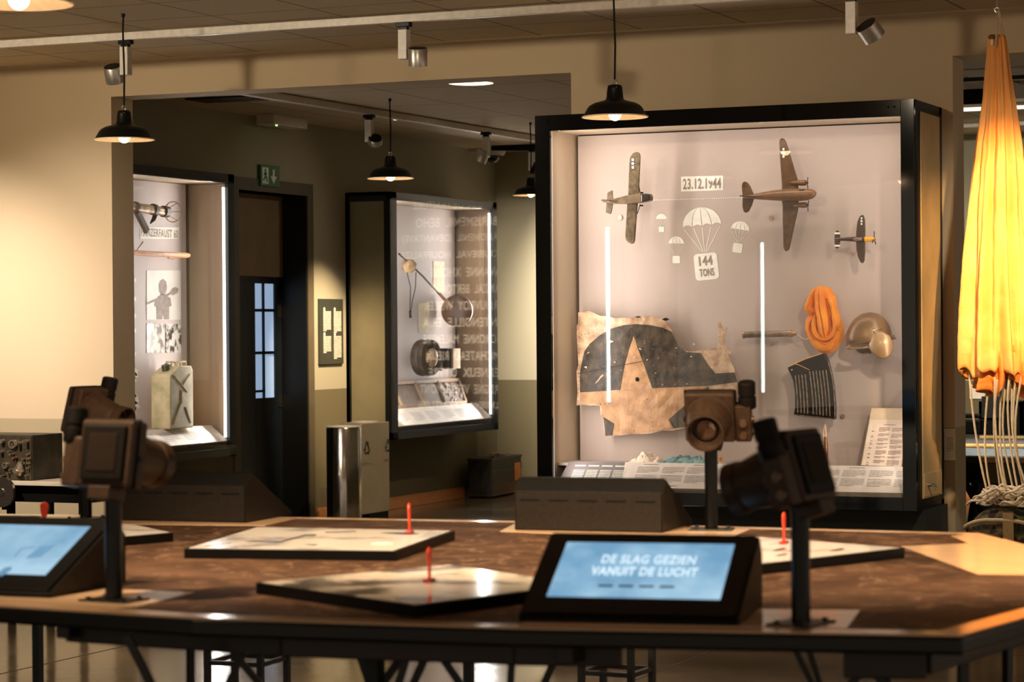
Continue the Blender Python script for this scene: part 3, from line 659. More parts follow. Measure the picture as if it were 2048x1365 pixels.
c = P(1720, 478, Y=Yp); t = thing('model_aircraft', 'small single engined fighter model with yellow nose and striped tail, far right', 'model aircraft', c, 0, 'aircraft models on the back panel')
DK = pm('fighter_brown', (52, 34, 20), (70, 46, 26), 40, .35, contrast=(.4, .6))
wbuild(poly(MB(), Z1([(1118, 1010), (1120, 950), (1130, 870), (1148, 825), (1168, 810), (1184, 814), (1194, 850), (1198, 930), (1197, 1010)]), Yp, .012), 'wing', DK, t, bevel=.004)
wbuild(poly(MB(), Z1([(1118, 1035), (1197, 1035), (1196, 1130), (1190, 1205), (1174, 1225), (1156, 1215), (1135, 1170), (1122, 1110)]), Yp, .012), 'wing', DK, t, bevel=.004)
m = MB(); body(m, Z1([(932, 1020), (985, 1020), (1060, 1018), (1120, 1018), (1195, 1018)]), [1, 2.6, 4, 5, 5.2], Yp-.012, 14); wbuild(m, 'fuselage', DK, t, smooth=True)
m = MB(); body(m, Z1([(1195, 1018), (1240, 1018), (1262, 1018), (1272, 1018), (1282, 1018)]), [5.3, 5, 4.6, 3, .8], Yp-.012, 14); wbuild(m, 'nose_cowling', pm('nose_yellow', (226, 158, 42), None, 20, .35), t, smooth=True)
wbuild(MB().ball(P(*Z1([(1130, 1018)])[0], Y=Yp-.028), (.028, .014, .011), 14, 8), 'canopy', pm('canopy_glazing', (120, 96, 84), None, 20, .1, spec=.9), t, smooth=True)
for seg_ in ([(935, 1012), (940, 960), (955, 942), (972, 950), (985, 1006)], [(935, 1028), (985, 1030), (972, 1092), (955, 1100), (940, 1088)]): wbuild(poly(MB(), Z1(seg_), Yp-.008, .006), 'tailplane', DK, t)
m = MB()
for y0_ in (960, 1066): poly(m, Z1([(936, y0_), (979, y0_), (979, y0_+16), (936, y0_+16)]), Yp-.008, .008)
wbuild(m, 'tail_stripe', pm('insignia_white', (236, 232, 222)), t)
wbuild(MB().box(P(*Z1([(1116, 985)])[0], Y=Yp-.008), P(*Z1([(1132, 975)])[0], Y=Yp+.008)).box(P(*Z1([(1116, 1060)])[0], Y=Yp-.008), P(*Z1([(1132, 1050)])[0], Y=Yp+.008)), 'red_marking', pm('marking_red', (150, 40, 30), None, 20, .4), t)
q = Z1([(1272, 1018)])[0]; prop(t, q[0], q[1], 15, Yp-.012, .1)
insignia(t, *Z1([(1168, 864)])[0], Yp, .0075, 3.6, .1)

# ------------------------------------------------------------------ torn wing panel
Yw = 13.66
Z3 = lambda pts: crop(pts, 1140, 560, 4.014)
out = [(65, 262), (105, 262), (150, 248), (200, 268), (245, 290), (320, 292), (360, 310), (440, 305), (500, 312), (520, 290), (560, 300), (600, 288), (660, 285), (690, 308), (735, 312), (790, 318), (760, 335), (785, 370), (812, 410), (820, 445), (860, 525), (925, 575), (1000, 572), (1100, 555), (1186, 545), (1188, 470), (1186, 345), (1205, 340), (1215, 368), (1266, 385), (1250, 420), (1243, 520), (1296, 580), (1300, 600), (1262, 590), (1290, 650), (1322, 720), (1325, 780), (1345, 850), (1330, 940), (1290, 1030), (1190, 1110), (1080, 1150), (935, 1188), (860, 1205), (830, 1212), (760, 1210), (700, 1222), (640, 1235), (560, 1240), (480, 1240), (400, 1250), (330, 1256), (272, 1260), (262, 1180), (255, 1100), (240, 1090), (235, 1012), (200, 1008), (150, 1010), (100, 1003), (55, 1010), (62, 900), (52, 740), (66, 680), (52, 480), (50, 370), (62, 350)]
def bulge(p):
    return Vector((p.x, p.y+.012*sin(p.x*9)*cos(p.z*7)-.004, p.z))
def layer(pts, Y, th, name, mat, parent, **k):
    import mathutils
    v2 = [(P(x, y, Y=Y).x, P(x, y, Y=Y).z) for x, y in Z3(pts)]
    bm = bmesh.new(); vs = [bm.verts.new((x, Y, z)) for x, z in v2]; bm.faces.new(vs)
    for ax in (0, 2):
        lo = min(v.co[ax] for v in bm.verts); hi = max(v.co[ax] for v in bm.verts); s_ = lo+.05
        while s_ < hi:
            co = [0, 0, 0]; no = [0, 0, 0]; co[ax] = s_; no[ax] = 1
            bmesh.ops.bisect_plane(bm, geom=bm.verts[:]+bm.edges[:]+bm.faces[:], plane_co=co, plane_no=no); s_ += .05
    r = bmesh.ops.extrude_face_region(bm, geom=bm.faces[:])
    for v in r['geom']:
        if isinstance(v, bmesh.types.BMVert): v.co.y += th
    for v in bm.verts:
        v.co.y += .018*sin(v.co.x*7+1)*cos(v.co.z*6)+.004*noise.noise(Vector((v.co.x*18, 0, v.co.z*18)))
    m = MB(); bm.verts.ensure_lookup_table(); m.v = [tuple(v.co) for v in bm.verts]; m.f = [tuple(v.index for v in f.verts) for f in bm.faces]; bm.free()
    return wbuild(m, name, mat, parent, **k)
c = P(1300, 850, Y=Yw); wp_ = thing('wing_fragment', 'torn riveted aircraft skin panel with a big cream star and olive roundel', 'aircraft wreck piece', c)
SKIN = pm('bare_scuffed_metal', (140, 88, 58), (220, 190, 156), 16, .42, bump=.35, bscale=40, contrast=(.22, .66), detail=10)
OLIVE = pm('faded_roundel_olive', (32, 24, 17), (84, 68, 50), 16, .5, contrast=(.36, .66), detail=12, bump=.2, bscale=50)
CREAMS = pm('faded_star_cream', (132, 88, 54), (206, 158, 112), 14, .5, contrast=(.18, .68), detail=12, bump=.2, bscale=50)
layer(out, Yw, .003, 'metal_skin', SKIN, wp_)
blk = [(100, 640), (115, 575), (160, 515), (245, 445), (340, 392), (440, 364), (540, 356), (640, 364), (740, 385), (808, 418), (820, 447), (860, 525), (925, 580), (1040, 588), (1110, 690), (1165, 752), (1322, 745), (1340, 822), (1110, 850), (662, 870), (590, 660), (515, 447), (440, 690), (398, 885), (80, 905), (80, 740)]
layer(blk, Yw-.0025, .001, 'olive_field', OLIVE, wp_)
layer([(80, 909), (398, 889), (664, 874), (1110, 852), (1030, 930), (795, 1122), (830, 1195), (700, 1215), (560, 1232), (400, 1243), (335, 1248), (348, 1155), (262, 1102), (240, 1010), (200, 1002), (80, 996)], Yw-.0020, .001, 'star_arms', CREAMS, wp_)
layer([(513, 452), (587, 660), (660, 870), (400, 886), (442, 690)], Yw-.0022, .001, 'star_point', CREAMS, wp_)
layer([(262, 1106), (346, 1157), (332, 1250), (278, 1254)], Yw-.0028, .001, 'olive_patch', OLIVE, wp_)
layer([(798, 1123), (935, 1003), (1108, 856), (1135, 900), (1130, 1120), (935, 1182), (838, 1192)], Yw-.0028, .001, 'olive_patch', OLIVE, wp_)
def wd(c):
    return c+Vector((0, .018*sin(c.x*7+1)*cos(c.z*6)+.004*noise.noise(Vector((c.x*18, 0, c.z*18))), 0))
rv = MB(); rr = random.Random(2)
for k in range(22): x, y = Z3([(70+rr.uniform(-3, 3), 300+k*32)])[0]; rv.ball(wd(P(x, y, Y=Yw-.0075)), (.0022, .002, .0022), 6, 4)
for k in range(16): x, y = Z3([(945+k*19, 578-k*2)])[0]; rv.ball(wd(P(x, y, Y=Yw-.0075)), (.0022, .002, .0022), 6, 4)
for k in range(9): x, y = Z3([(1200+(k % 2)*30, 380+k*20)])[0]; rv.ball(wd(P(x, y, Y=Yw-.0075)), (.0022, .002, .0022), 6, 4)
for x, y in Z3([(536, 375), (544, 408), (548, 442), (572, 685), (648, 1106), (656, 1142), (663, 1176), (670, 1210), (505, 1210), (270, 997), (305, 995), (240, 1000), (95, 440), (122, 436), (150, 430), (615, 960)]): rv.ball(wd(P(x, y, Y=Yw-.0075)), (.0026, .002, .0026), 6, 4)
wbuild(rv, 'rivet_rows', pm('rivet_dark', (70, 48, 34), None, 20, .5), wp_)
d1 = Z3([(537, 800)])[0]; wbuild(MB().ball(wd(P(*d1, Y=Yw-.007)), (.011, .003, .013), 12, 8), 'bullet_hole', BLACKM, wp_)
wbuild(MB().tube([wd(q) for q in PP(Z3([(60+k*32.5, 755-k*6.25) for k in range(17)]), Yw-.0075)], .0016, 6), 'panel_seam', pm('rivet_dark', (70, 48, 34)), wp_)
m = MB(); rr = random.Random(9)
for k in range(260):
    x, y = Z3([(rr.uniform(110, 1000), rr.uniform(480, 850))])[0]; c_ = wd(P(x, y, Y=Yw-.0085)); s_ = rr.uniform(.0008, .0035)*(3.5 if k % 13 == 0 else 1)
    m.add([c_+Vector((rr.uniform(-1, 1)*s_*1.5, 0, rr.uniform(-1, 1)*s_)) for _ in range(3)], [(0, 1, 2)])
wbuild(m, 'paint_chips', pm('chip_cream', (222, 200, 172), None, 20, .5), wp_)
wbuild(MB().prism(PP(Z3([(736, 318), (765, 305), (796, 318), (765, 330)]), Yw-.02), (0, .01, 0)).prism(PP(Z3([(520, 298), (548, 292), (566, 298), (540, 304)]), Yw-.02), (0, .01, 0)), 'torn_edge', BLACKM, wp_)

# ------------------------------------------------------------------ small exhibits
Z4 = lambda pts: crop(pts, 1450, 540, 3.7925)
Yt = 13.66
c = P(1540, 669, Y=Yt); t = thing('flare_tube', 'slim brass and grey tube hung level with a thin cord at its right end', 'tube', c)
m = MB(); body(m, Z4([(145, 495), (200, 492), (490, 485)]), [6.2, 6.2, 6.2], Yt, 18); wbuild(m, 'barrel', pm('tube_grey', (96, 84, 74), (168, 142, 122), 14, .35, metal=.5, contrast=(.35, .65)), t, smooth=True)
m = MB(); body(m, Z4([(138, 496), (150, 496)]), [7, 7], Yt, 18); body(m, Z4([(485, 486), (508, 485)]), [7.4, 7.4], Yt, 18); body(m, Z4([(508, 485), (530, 484), (542, 484)]), [5.5, 4, 3], Yt, 18)
wbuild(m, 'end_cap', pm('tube_brass', (186, 150, 116), None, 20, .3, metal=.7), t, smooth=True)
wbuild(MB().tube(PP(Z4([(535, 478), (560, 500), (590, 522), (615, 528), (640, 518)]), Yt), .0022, 6), 'cord', pm('white_cord', (222, 205, 182), None, 20, .8), t)

c = P(1648, 640, Y=Yt); SILK = pm('orange_silk', (236, 128, 12), (250, 158, 30), 10, .6, bump=.5, bscale=40)
t = thing('silk_bundle', 'twisted loop of bright orange silk hung on the panel beside the brass tube', 'cloth', c)
Z5 = lambda pts: crop(pts, 1600, 560, 7.585)
def strand(pts, r, Y, flat=.55, jit=.02, seed=0):
    pts = Z5(pts); n = len(pts); P3 = []
    res = 6
    for i in range(n-1):
        for k in range(res):
            t_ = k/res; p0, p1, p2, p3 = pts[max(i-1, 0)], pts[i], pts[i+1], pts[min(i+2, n-1)]
            q = [.5*((2*p1[j])+(-p0[j]+p2[j])*t_+(2*p0[j]-5*p1[j]+4*p2[j]-p3[j])*t_*t_+(-p0[j]+3*p1[j]-3*p2[j]+p3[j])*t_**3) for j in (0, 1)]
            P3.append(P(q[0], q[1], Y=Y+.008*sin((i+k/res)*1.1+seed)))
    P3.append(P(*pts[-1], Y=Y)); rad = []
    for k in range(len(P3)): rad.append(r*.00302*(1+jit*sin(k*.35+seed)+jit*.6*sin(k*.8+seed*2))*(.45+.55*min(1, k/5, (len(P3)-1-k)/5)))
    m = MB(); m.tube(P3, rad, 40, flat)
    o = len(P3)
    for idx in range(len(m.v)):
        q = Vector(m.v[idx]); k = idx % 40; a_ = 2*pi*k/40; al = idx//40; nn = noise.noise(Vector((cos(a_)*2.2+seed*7, sin(a_)*2.2, al*.035+seed)))
        ctr = P3[al]; m.v[idx] = tuple(ctr+(q-ctr)*(1+.28*nn+.07*sin(a_*9+al*.12+seed)+.10*sin(a_*4-al*.06+seed)))
    return m
m = MB()
for pts, r, Y_, sd in (([(290, 120), (215, 220), (165, 340), (140, 430), (190, 480), (250, 500)], 8.5, Yt, 1),
                       ([(330, 100), (335, 250), (340, 420), (370, 600), (390, 760), (400, 900)], 14, Yt-.018, 2),
                       ([(370, 110), (430, 220), (480, 380), (520, 540), (585, 680), (600, 800), (560, 930), (460, 1040), (340, 1050), (235, 970), (165, 860), (130, 740), (150, 620), (215, 540)], 8.2, Yt, 3),
                       ([(230, 530), (205, 680), (230, 800), (300, 870), (390, 890), (470, 850), (515, 750), (510, 600), (470, 420), (410, 280)], 5.0, Yt-.036, 4),
                       ([(240, 560), (250, 720), (300, 900), (420, 960), (520, 880)], 6.0, Yt-.006, 5),
                       ([(430, 130), (470, 300), (500, 480), (560, 640), (575, 760)], 9, Yt-.005, 8)):
    s_ = strand(pts, r, Y_, seed=sd); m.add(s_.v, s_.f)
wbuild(m, 'silk_folds', SILK, t, smooth=True, angle=70)

c = P(1742, 680, Y=13.60); t = thing('military_helmet', 'khaki steel helmet with a lopsided ear flap hanging at the right of the panel', 'helmet', c)
HEL = pm('helmet_khaki', (104, 74, 44), (150, 114, 74), 5, .34, metal=.2, spec=.6, contrast=(.3, .7))
Z6 = Z5
ctr = P(*Z6([(1070, 860)])[0], Y=13.66); 
def dome(q): return 1
m = MB()
prof = [(735, 1010), (730, 900), (745, 790), (790, 680), (870, 580), (970, 515), (1080, 495), (1200, 515), (1300, 590), (1370, 690), (1405, 800), (1415, 900), (1418, 980)]
pr = PP(Z6(prof), 13.66); base_c = (pr[0]+pr[-1])/2; N_ = 14
rows_ = []
for j in range(N_+1):
    th = pi*j/N_      # sweep the outline from wall side to viewer side
    ring = []
    for p in pr:
        mid = Vector((base_c.x, 13.66, p.z)); dx = p.x-base_c.x
        ring.append(p)
    rows_.append(ring)
# dome as lathe-like sections: at each height the outline half-width gives an ellipse
secs = []
for f in [i/10 for i in range(11)]:
    z = pr[0].z+(max(p.z for p in pr)-pr[0].z)*sin(f*pi/2)
    xl = xr = None
    for a_, b_ in zip(pr, pr[1:]):
        if (a_.z-z)*(b_.z-z) <= 0 and abs(a_.z-b_.z) > 1e-6:
            x = a_.x+(b_.x-a_.x)*(z-a_.z)/(b_.z-a_.z)
            if xl is None: xl = x
            xr = x
    if xl is None: xl = xr = base_c.x
    secs.append((z, xl, xr))
secs[-1] = (secs[-1][0], base_c.x+.012, base_c.x+.016)
vs = []; sg = 28
for z, xl, xr in secs:
    cx, hw = (xl+xr)/2, (xr-xl)/2
    for i in range(sg): a_ = 2*pi*i/sg; vs.append((cx+hw*cos(a_), 13.63-hw*.82*sin(a_), z))
fs = [(k*sg+i, k*sg+(i+1) % sg, (k+1)*sg+(i+1) % sg, (k+1)*sg+i) for k in range(len(secs)-1) for i in range(sg)]
m.add(vs, fs+[tuple(range((len(secs)-1)*sg, len(secs)*sg))]); wbuild(m, 'shell', HEL, t, smooth=True, solid=.003, angle=80)
a0, a1 = P(*Z6([(700, 1055)])[0], Y=13.56), P(*Z6([(1040, 1020)])[0], Y=13.53)
m = MB(); n_ = 14; top_ = PP(Z6([(735, 960), (800, 1010), (900, 1015), (1040, 990)]), 13.54); bot_ = PP(Z6([(700, 1052), (780, 1062), (900, 1048), (1045, 1025)]), 13.515)
m.add(top_+bot_, [(0, 1, 5, 4), (1, 2, 6, 5), (2, 3, 7, 6)]); wbuild(m, 'brim', HEL, t, smooth=True, solid=.004)
fl = Z6([(1110, 800), (1150, 790), (1260, 790), (1360, 850), (1418, 960), (1415, 1060), (1370, 1150), (1300, 1192), (1230, 1190), (1150, 1150), (1080, 1090), (1045, 1030), (1040, 970), (1070, 880)])
fc = (sum(p[0] for p in fl)/len(fl), sum(p[1] for p in fl)/len(fl)); vs = []; nn_ = len(fl); fs = []
for j, s_ in enumerate((1.0, .9, .7, .4)):
    for x, y in fl: vs.append(P(fc[0]+(x-fc[0])*s_, fc[1]+(y-fc[1])*s_, Y=13.535-.032*(1-s_*s_)))
vs.append(P(*fc, Y=13.50)); fs = [(j*nn_+i, j*nn_+(i+1) % nn_, (j+1)*nn_+(i+1) % nn_, (j+1)*nn_+i) for j in range(3) for i in range(nn_)]+[(3*nn_+i, 3*nn_+(i+1) % nn_, 4*nn_) for i in range(nn_)]
wbuild(MB().add(vs, fs), 'ear_flap', pm('helmet_flap', (166, 130, 88), (186, 150, 108), 5, .3, metal=.2), t, smooth=True, solid=.004, angle=80)
wbuild(MB().prism(PP(Z6([(840, 1060), (1000, 1040), (1080, 1100), (1040, 1125), (940, 1120), (880, 1100)]), 13.6), (0, .05, 0)), 'liner_strap', pm('leather_dark', (60, 44, 32), None, 20, .5), t, bevel=.004)
wbuild(MB().tube(PP(Z6([(960, 1135), (985, 1105), (1035, 1110), (1030, 1130), (975, 1140)]), 13.58), .0015, 5), 'buckle', STEEL, t)
wbuild(MB().tube(PP(Z6([(1240, 745), (1110, 785), (1105, 740), (1150, 735)]), 13.498), .0016, 5).tube(PP(Z6([(1110, 790), (1150, 830)]), 13.498), .0016, 5), 'crack', BLACKM, t)
wbuild(MB().cone(P(*Z6([(1405, 870)])[0], Y=13.62), P(*Z6([(1455, 895)])[0], Y=13.60), .016, .003, 12), 'rear_tip', HEL, t, smooth=True)

c = P(1625, 775, Y=Yt); t = thing('gun_magazine', 'black curved ribbed gun magazine under the orange silk', 'magazine', c)
GUN = pm('gun_black', (24, 22, 20), (44, 38, 34), 30, .35, metal=.5)
o_ = Z4([(483, 742), (620, 680), (755, 632), (772, 655), (790, 710), (812, 800), (828, 900), (838, 1020), (838, 1132), (820, 1130), (680, 1115), (530, 1097), (540, 1040), (538, 930), (525, 840), (505, 790), (488, 762)])
wbuild(poly(MB(), o_, Yt, .05), 'magazine_body', GUN, t, bevel=.004)
m = MB()
for k in range(10):
    x0 = 548+k*25+ (8 if k > 3 else 0); y0_ = 800-(k > 3)*22-k*2; pts = [(x0-10+10*s_-(0), y0_+s_*(1085-y0_+k*2)) for s_ in (0, .2, .4, .6, .8, 1)]
    pts = [(x0-14+32*sin(s_*pi/2)*(.6 if k < 4 else .9), y0_+s_*(1085+k*3-y0_)) for s_ in (0, .2, .4, .6, .8, 1)]
    m.tube(PP(Z4(pts), Yt-.027), .0042, 8)
m.tube(PP(Z4([(785, 700), (812, 800), (826, 900), (834, 1020), (834, 1130)]), Yt-.027), .004, 8)
wbuild(m, 'rib', pm('worn_steel_edge', (120, 104, 90), (170, 148, 128), 40, .3, metal=.8), t, smooth=True)
wbuild(MB().tube(PP(Z4([(486, 735), (600, 680), (740, 634)]), Yt-.024), .003, 6).tube(PP(Z4([(530, 715), (560, 722), (640, 760)]), Yt-.027), .0022, 6).ball(P(*Z4([(507, 760)])[0], Y=Yt-.026), .005, 10, 6), 'top_edge', pm('edge_amber', (214, 158, 84), None, 20, .4), t)
wbuild(MB().bar(*PP(Z4([(532, 1100), (836, 1134)]), Yt-.028), .006, .007), 'base_edge', pm('worn_steel_edge', (120, 104, 90)), t)

c = P(1651, 931, Y=13.5); c.z = .791; t = thing('cannon_round', 'upright brass cannon round standing on the case floor', 'bullet', c)
k = .00302
MB().lathe([(5.2*k, 0), (5.2*k, .5*k), (4.4*k, 1*k), (4.4*k, 2.5*k), (5.2*k, 3.5*k), (5*k, 44*k), (3.6*k, 50*k), (3.6*k, 56*k), (.5*k, 56*k)], seg=20).build('cartridge', pm('copper_brass', (164, 104, 66), (184, 124, 82), 20, .22, metal=.9), t, smooth=True)
MB().lathe([(3.4*k, 56*k), (3.5*k, 62*k), (2.6*k, 72*k), (1.2*k, 78*k), (.9*k, 81*k)], seg=20).build('projectile', pm('pale_brass', (226, 186, 148), None, 20, .25, metal=.7), t, smooth=True)

q = [P(1722, 931, Y=13.49), P(1803, 934, Y=13.49), P(1816, 817, Y=13.66), P(1743, 817, Y=13.66)]
x1_ = LX1-.006
for i in (1, 2): q[i].x = min(q[i].x, x1_-(0 if i == 2 else .012))
t = thing('document_board', 'typed two column report on a leaning board at the right end of the case', 'document', (q[0]+q[1])/2)
wbuild(MB().prism(q, (0, .012, 0)), 'backing_board', pm('board_cream', (214, 190, 160), None, 10, .6), t)
e0 = q[0].lerp(q[1], .02)+Vector((0, -.002, .002)); q2 = [q[0]+Vector((.006, -.002, .0)), q[1]+Vector((-.004, -.002, 0)), q[1].lerp(q[2], .80)+Vector((-.003, -.002, 0)), q[0].lerp(q[3], .80)+Vector((.005, -.002, 0))]
sh = wbuild(MB().prism(q2, (0, .0015, 0)), 'paper_sheet', pm('paper_aged', (228, 206, 186), None, 10, .7), t)
u = (q2[1]-q2[0]).normalized(); v = (q2[3]-q2[0]).normalized(); W_ = (q2[1]-q2[0]).length; H_ = (q2[3]-q2[0]).length; m = MB(); rg = random.Random(4)
para(m, q2[0]+v*H_*.9+u*W_*.38, u, v, W_*.3, 1, .01, .003, rg, last=1, off=.002)
for x_, w_ in ((.28, .28), (.62, .32)):
    y_ = .83
    while y_ > .08: n = rg.randint(2, 5); para(m, q2[0]+v*H_*y_+u*W_*x_, u, v, W_*w_, n, .0072, .0028, rg, off=.002); y_ -= n*.0072/H_+.03; para(m, q2[0]+v*H_*(y_+.05)+u*W_*.1, u, v, W_*.06, 1, .01, .003, rg, last=1, off=.002)
wbuild(m, 'typed_text', pm('ink_brown', (112, 70, 62), None, 20, .7), sh)
wbuild(MB().ball(q2[3]+u*W_*.42+Vector((0, -.002, -.012)), .003, 8, 6).ball(q2[3]+u*W_*.75+Vector((0, -.002, -.012)), .003, 8, 6), 'punch_hole', BLACKM, sh)

def cloth_lump(name, label, px0, px1, py, hgt, Y, dep, mat, seed):
    a, b = P(px0, py, Y=Y), P(px1, py, Y=Y); a.z = b.z = .791; t = thing(name, label, 'cloth', ((a.x+b.x)/2, Y, .79)); L = b.x-a.x; m = MB()
    def fn(s, r):
        x = (s-.5)*L; y = (r-.5)*dep; e = max(0, 1-(2*abs(s-.5))**3)*max(0, 1-(2*abs(r-.5))**2.5)
        n = noise.noise(Vector((x*26+seed, y*14, seed)))+.5*noise.noise(Vector((x*60, y*40+seed, seed))); z = hgt*e*(.62+.55*n+.25*sin(x*70+y*30+seed)*.5)
        return (x+.01*noise.noise(Vector((x*30, y*30, 5+seed))), y+.012*n, max(.0005, z))
    m.grid(70, 26, fn); m.build('folds', mat, t, smooth=True, angle=80, solid=.001); return t
cloth_lump('silk_cloth', 'crumpled cream silk cloth lying on the case floor left of the teal one', 1264, 1325, 924, .078, 13.56, .16, pm('cream_silk', (236, 214, 190), (246, 226, 204), 12, .6), 3)
cloth_lump('silk_cloth', 'crumpled teal green silk cloth lying on the case floor', 1316, 1436, 925, .062, 13.54, .15, pm('teal_silk', (70, 118, 118), (126, 164, 160), 22, .5, contrast=(.4, .6)), 9)
c = P(1441, 924, Y=13.5); c.z = .79; t = thing('small_capsule', 'tiny orange capped object on the case floor behind the viewer post', 'capsule', c)
MB().lathe([(.009, 0), (.009, .04), (.006, .044)], seg=14).build('capsule_body', pm('capsule_cream', (224, 196, 160), None, 20, .5), t, smooth=True)
MB().lathe([(.011, .022), (.011, .046), (.004, .052)], seg=14).build('cap', pm('capsule_orange', (224, 140, 40), None, 20, .4), t, smooth=True)
# ------------------------------------------------------------------ side display cases of the rear room
XF = -9.262
SFR = pm('side_case_frame', (10, 13, 13), (14, 17, 17), 20, .3)
OLP = pm('side_case_flank', (106, 99, 76), (114, 107, 82), 4, .4)
LPANEL = pm('lilac_panel', (206, 192, 188), (212, 198, 194), 3, .5)
TUBE = em('led_tube_glow', (248, 250, 246), 3)
def side_case(label, y0, y1, post=.125, endpost=.09, zb=.65, gz0=.715, gz1=2.69, zt=2.76, panel_end=None):
    t = thing('display_case', label, 'display case', (XS, (y0+y1)/2, 0))
    m = MB(); m.box((XF-.03, y0, zb), (XF, y0+post, zt)).box((XF-.03, y1-endpost, zb), (XF, y1, zt)).box((XF-.03, y0, gz1), (XF, y1, zt)).box((XF-.03, y0, zb), (XF, y1, gz0))
    wbuild(m, 'front_frame', SFR, t, bevel=.002)
    m = MB().box((XS, y0, zb), (XF-.03, y0+.03, zt)).box((XS, y1-.03, zb), (XF-.03, y1, zt)).box((XS, y0, zt-.03), (XF-.03, y1, zt)).box((XS, y0, zb), (XF-.03, y1, zb+.03)).box((XS, y0, zb), (XS+.03, y1, zt))
    wbuild(m, 'carcass', SFR, t)
    wbuild(MB().box((XS+.05, y0-.004, zb+.0), (XF-.06, y0+.001, zt-.08)), 'flank_panel', OLP, t)
    wbuild(MB().box((XF-.004, y0+.02, zb+.01), (XF+.003, y1-.01, zt-.05)), 'glass_pane', GLASS, t)
    wbuild(MB().box((XS+.03, y0+.03, gz1+.004), (XF-.03, y1-.03, gz1+.01)), 'top_lining', TAN, t)
    wbuild(MB().box((XS+.03, y1-.045, gz0), (XF-.03, y1-.035, gz1)), 'end_lining', pm('end_lining_brown', (162, 136, 110), (168, 142, 116), 3, .5), t)
    bp_ = wbuild(MB().box((XS+.06, y0+.03, gz0), (XS+.075, panel_end, gz1)), 'back_panel', LPANEL, t)
    wbuild(MB().box((XF-.036, y1-endpost-.030, gz0+.08), (XF-.022, y1-endpost-.012, gz1-.03)), 'led_tube', TUBE, t)
    wbuild(MB().box((XF-.045, y0+post+.005, gz0+.06), (XF-.033, y0+post+.035, gz1-.02)), 'led_tube', TUBE, t)
    return t, bp_
c1, bp1 = side_case('partly hidden display case left in the rear room, with a launcher tube and a jerrycan', 14.20, 15.945, panel_end=P(373, 600, X=XS+.075).y)
c2, bp2 = side_case('far display case with a mine detector and open slotted tray, green flank facing the camera', 18.553, 20.77, panel_end=P(910, 600, X=XS+.075).y)
def slope_board(t, y0, y1, pf, pb, name='caption_board'):
    zf = P(*pf, X=-9.288).z; zb = P(*pb, X=-9.43).z
    o = wbuild(MB().prism([(-9.288, y0, zf), (-9.288, y1, zf), (-9.43, y1-.02, zb), (-9.43, y0, zb)], (0, 0, -.008)), name, pm('caption_white', (232, 218, 204), None, 8, .45), t)
    wbuild(MB().box((XS+.03, y0, zb-.012), (-9.43, y1+.02, zb-.004)), 'floor_shelf', TAN, t)
    m = MB(); v = Vector((-.142, 0, zb-zf)).normalized(); yy = y0+.15; rg = random.Random(2)
    while yy < y1-.4: para(m, Vector((-9.288, yy, zf))+v*.14, (0, 1, 0), v, .22, 6, .018, .005, rg); yy += .3
    wbuild(m, 'printed_text', pm('ink_grey', (150, 136, 128), None, 20, .7), o); return zb-.004
f1 = slope_board(c1, 14.3, P(457, 882, X=-9.288).y, (457, 882), (430, 850))
f2 = slope_board(c2, 18.7, P(984, 835, X=-9.288).y, (984, 836), (960, 806))

XP = XS+.0765
def PX(pts, X=XP): return [P(x, y, X=X) for x, y in pts]
PH = photo_mat('faded_photo', (150, 138, 130), (232, 226, 218), 14, contrast=(.42, .55))
def fig_photo(name, quad, mat, parent): return wbuild(MB().prism(PX(quad), (.004, 0, 0)), name, mat, parent)
p1 = fig_photo('soldier_photo', [(293, 640), (361, 640), (361, 541), (293, 541)], pm('photo_pale', (222, 214, 206), (236, 230, 222), 4, .4), bp1)
m = MB()
for pts in ([(319, 585), (317, 572), (320, 562), (326, 558), (332, 563), (334, 574), (332, 585), (329, 590), (322, 590)], [(322, 589), (330, 589), (341, 597), (343, 612), (338, 614), (338, 639), (328, 639), (326, 625), (324, 639), (313, 639), (313, 615), (308, 611), (313, 597)], [(293, 606), (318, 595), (340, 585), (340, 590), (320, 599), (293, 610)], [(338, 587), (344, 578), (351, 574), (357, 578), (355, 586), (346, 591)]):
    m.prism(PX(pts, XP+.005), (.001, 0, 0))
wbuild(m, 'soldier_figure', pm('photo_grey', (138, 122, 114), (160, 146, 138), 30, .5), p1)
fig_photo('small_photo', [(293, 706), (328, 706), (328, 648), (293, 647)], PH, bp1)
fig_photo('small_photo', [(331, 706), (362, 706), (362, 648), (331, 648)], photo_mat('high_contrast_photo', (70, 60, 54), (232, 226, 218), 20, contrast=(.42, .55)), bp1)
q = PX([(280, 478), (357, 478), (357, 455), (280, 455)]); hp = wbuild(MB().prism(q, (.002, 0, 0)), 'heading_plate', pm('white_vinyl', (240, 234, 222)), bp1)
wbuild(MB().text('PANZERFAUST 60', (q[0]+q[1])/2+Vector((.0026, 0, .012)), (0, 1, 0), (0, 0, 1), (q[3].z-q[0].z)*.74, (q[1].y-q[0].y)*.96, bold=.02), 'heading_lettering', pm('mauve_letters', (150, 132, 122)), hp)
m = MB(); rg = random.Random(8)
for (x, y, r) in ((268, 745, 9), (270, 752, 6), (269, 800, 10), (270, 812, 9), (268, 792, 6)):
    pts = [(x+r*cos(a)*(1+.3*sin(3*a+x)), y+r*.9*sin(a)*(1+.25*cos(4*a))) for a in [i*pi/8 for i in range(16)]]; m.prism(PX(pts), (.001, 0, 0))
for y in (561, 598, 632, 662, 708, 760, 818, 828): m.prism(PX([(258, y+4), (272, y+4), (272, y-4), (258, y-4)]), (.001, 0, 0))
wbuild(m, 'map_shapes', pm('white_vinyl', (240, 234, 222)), bp1)

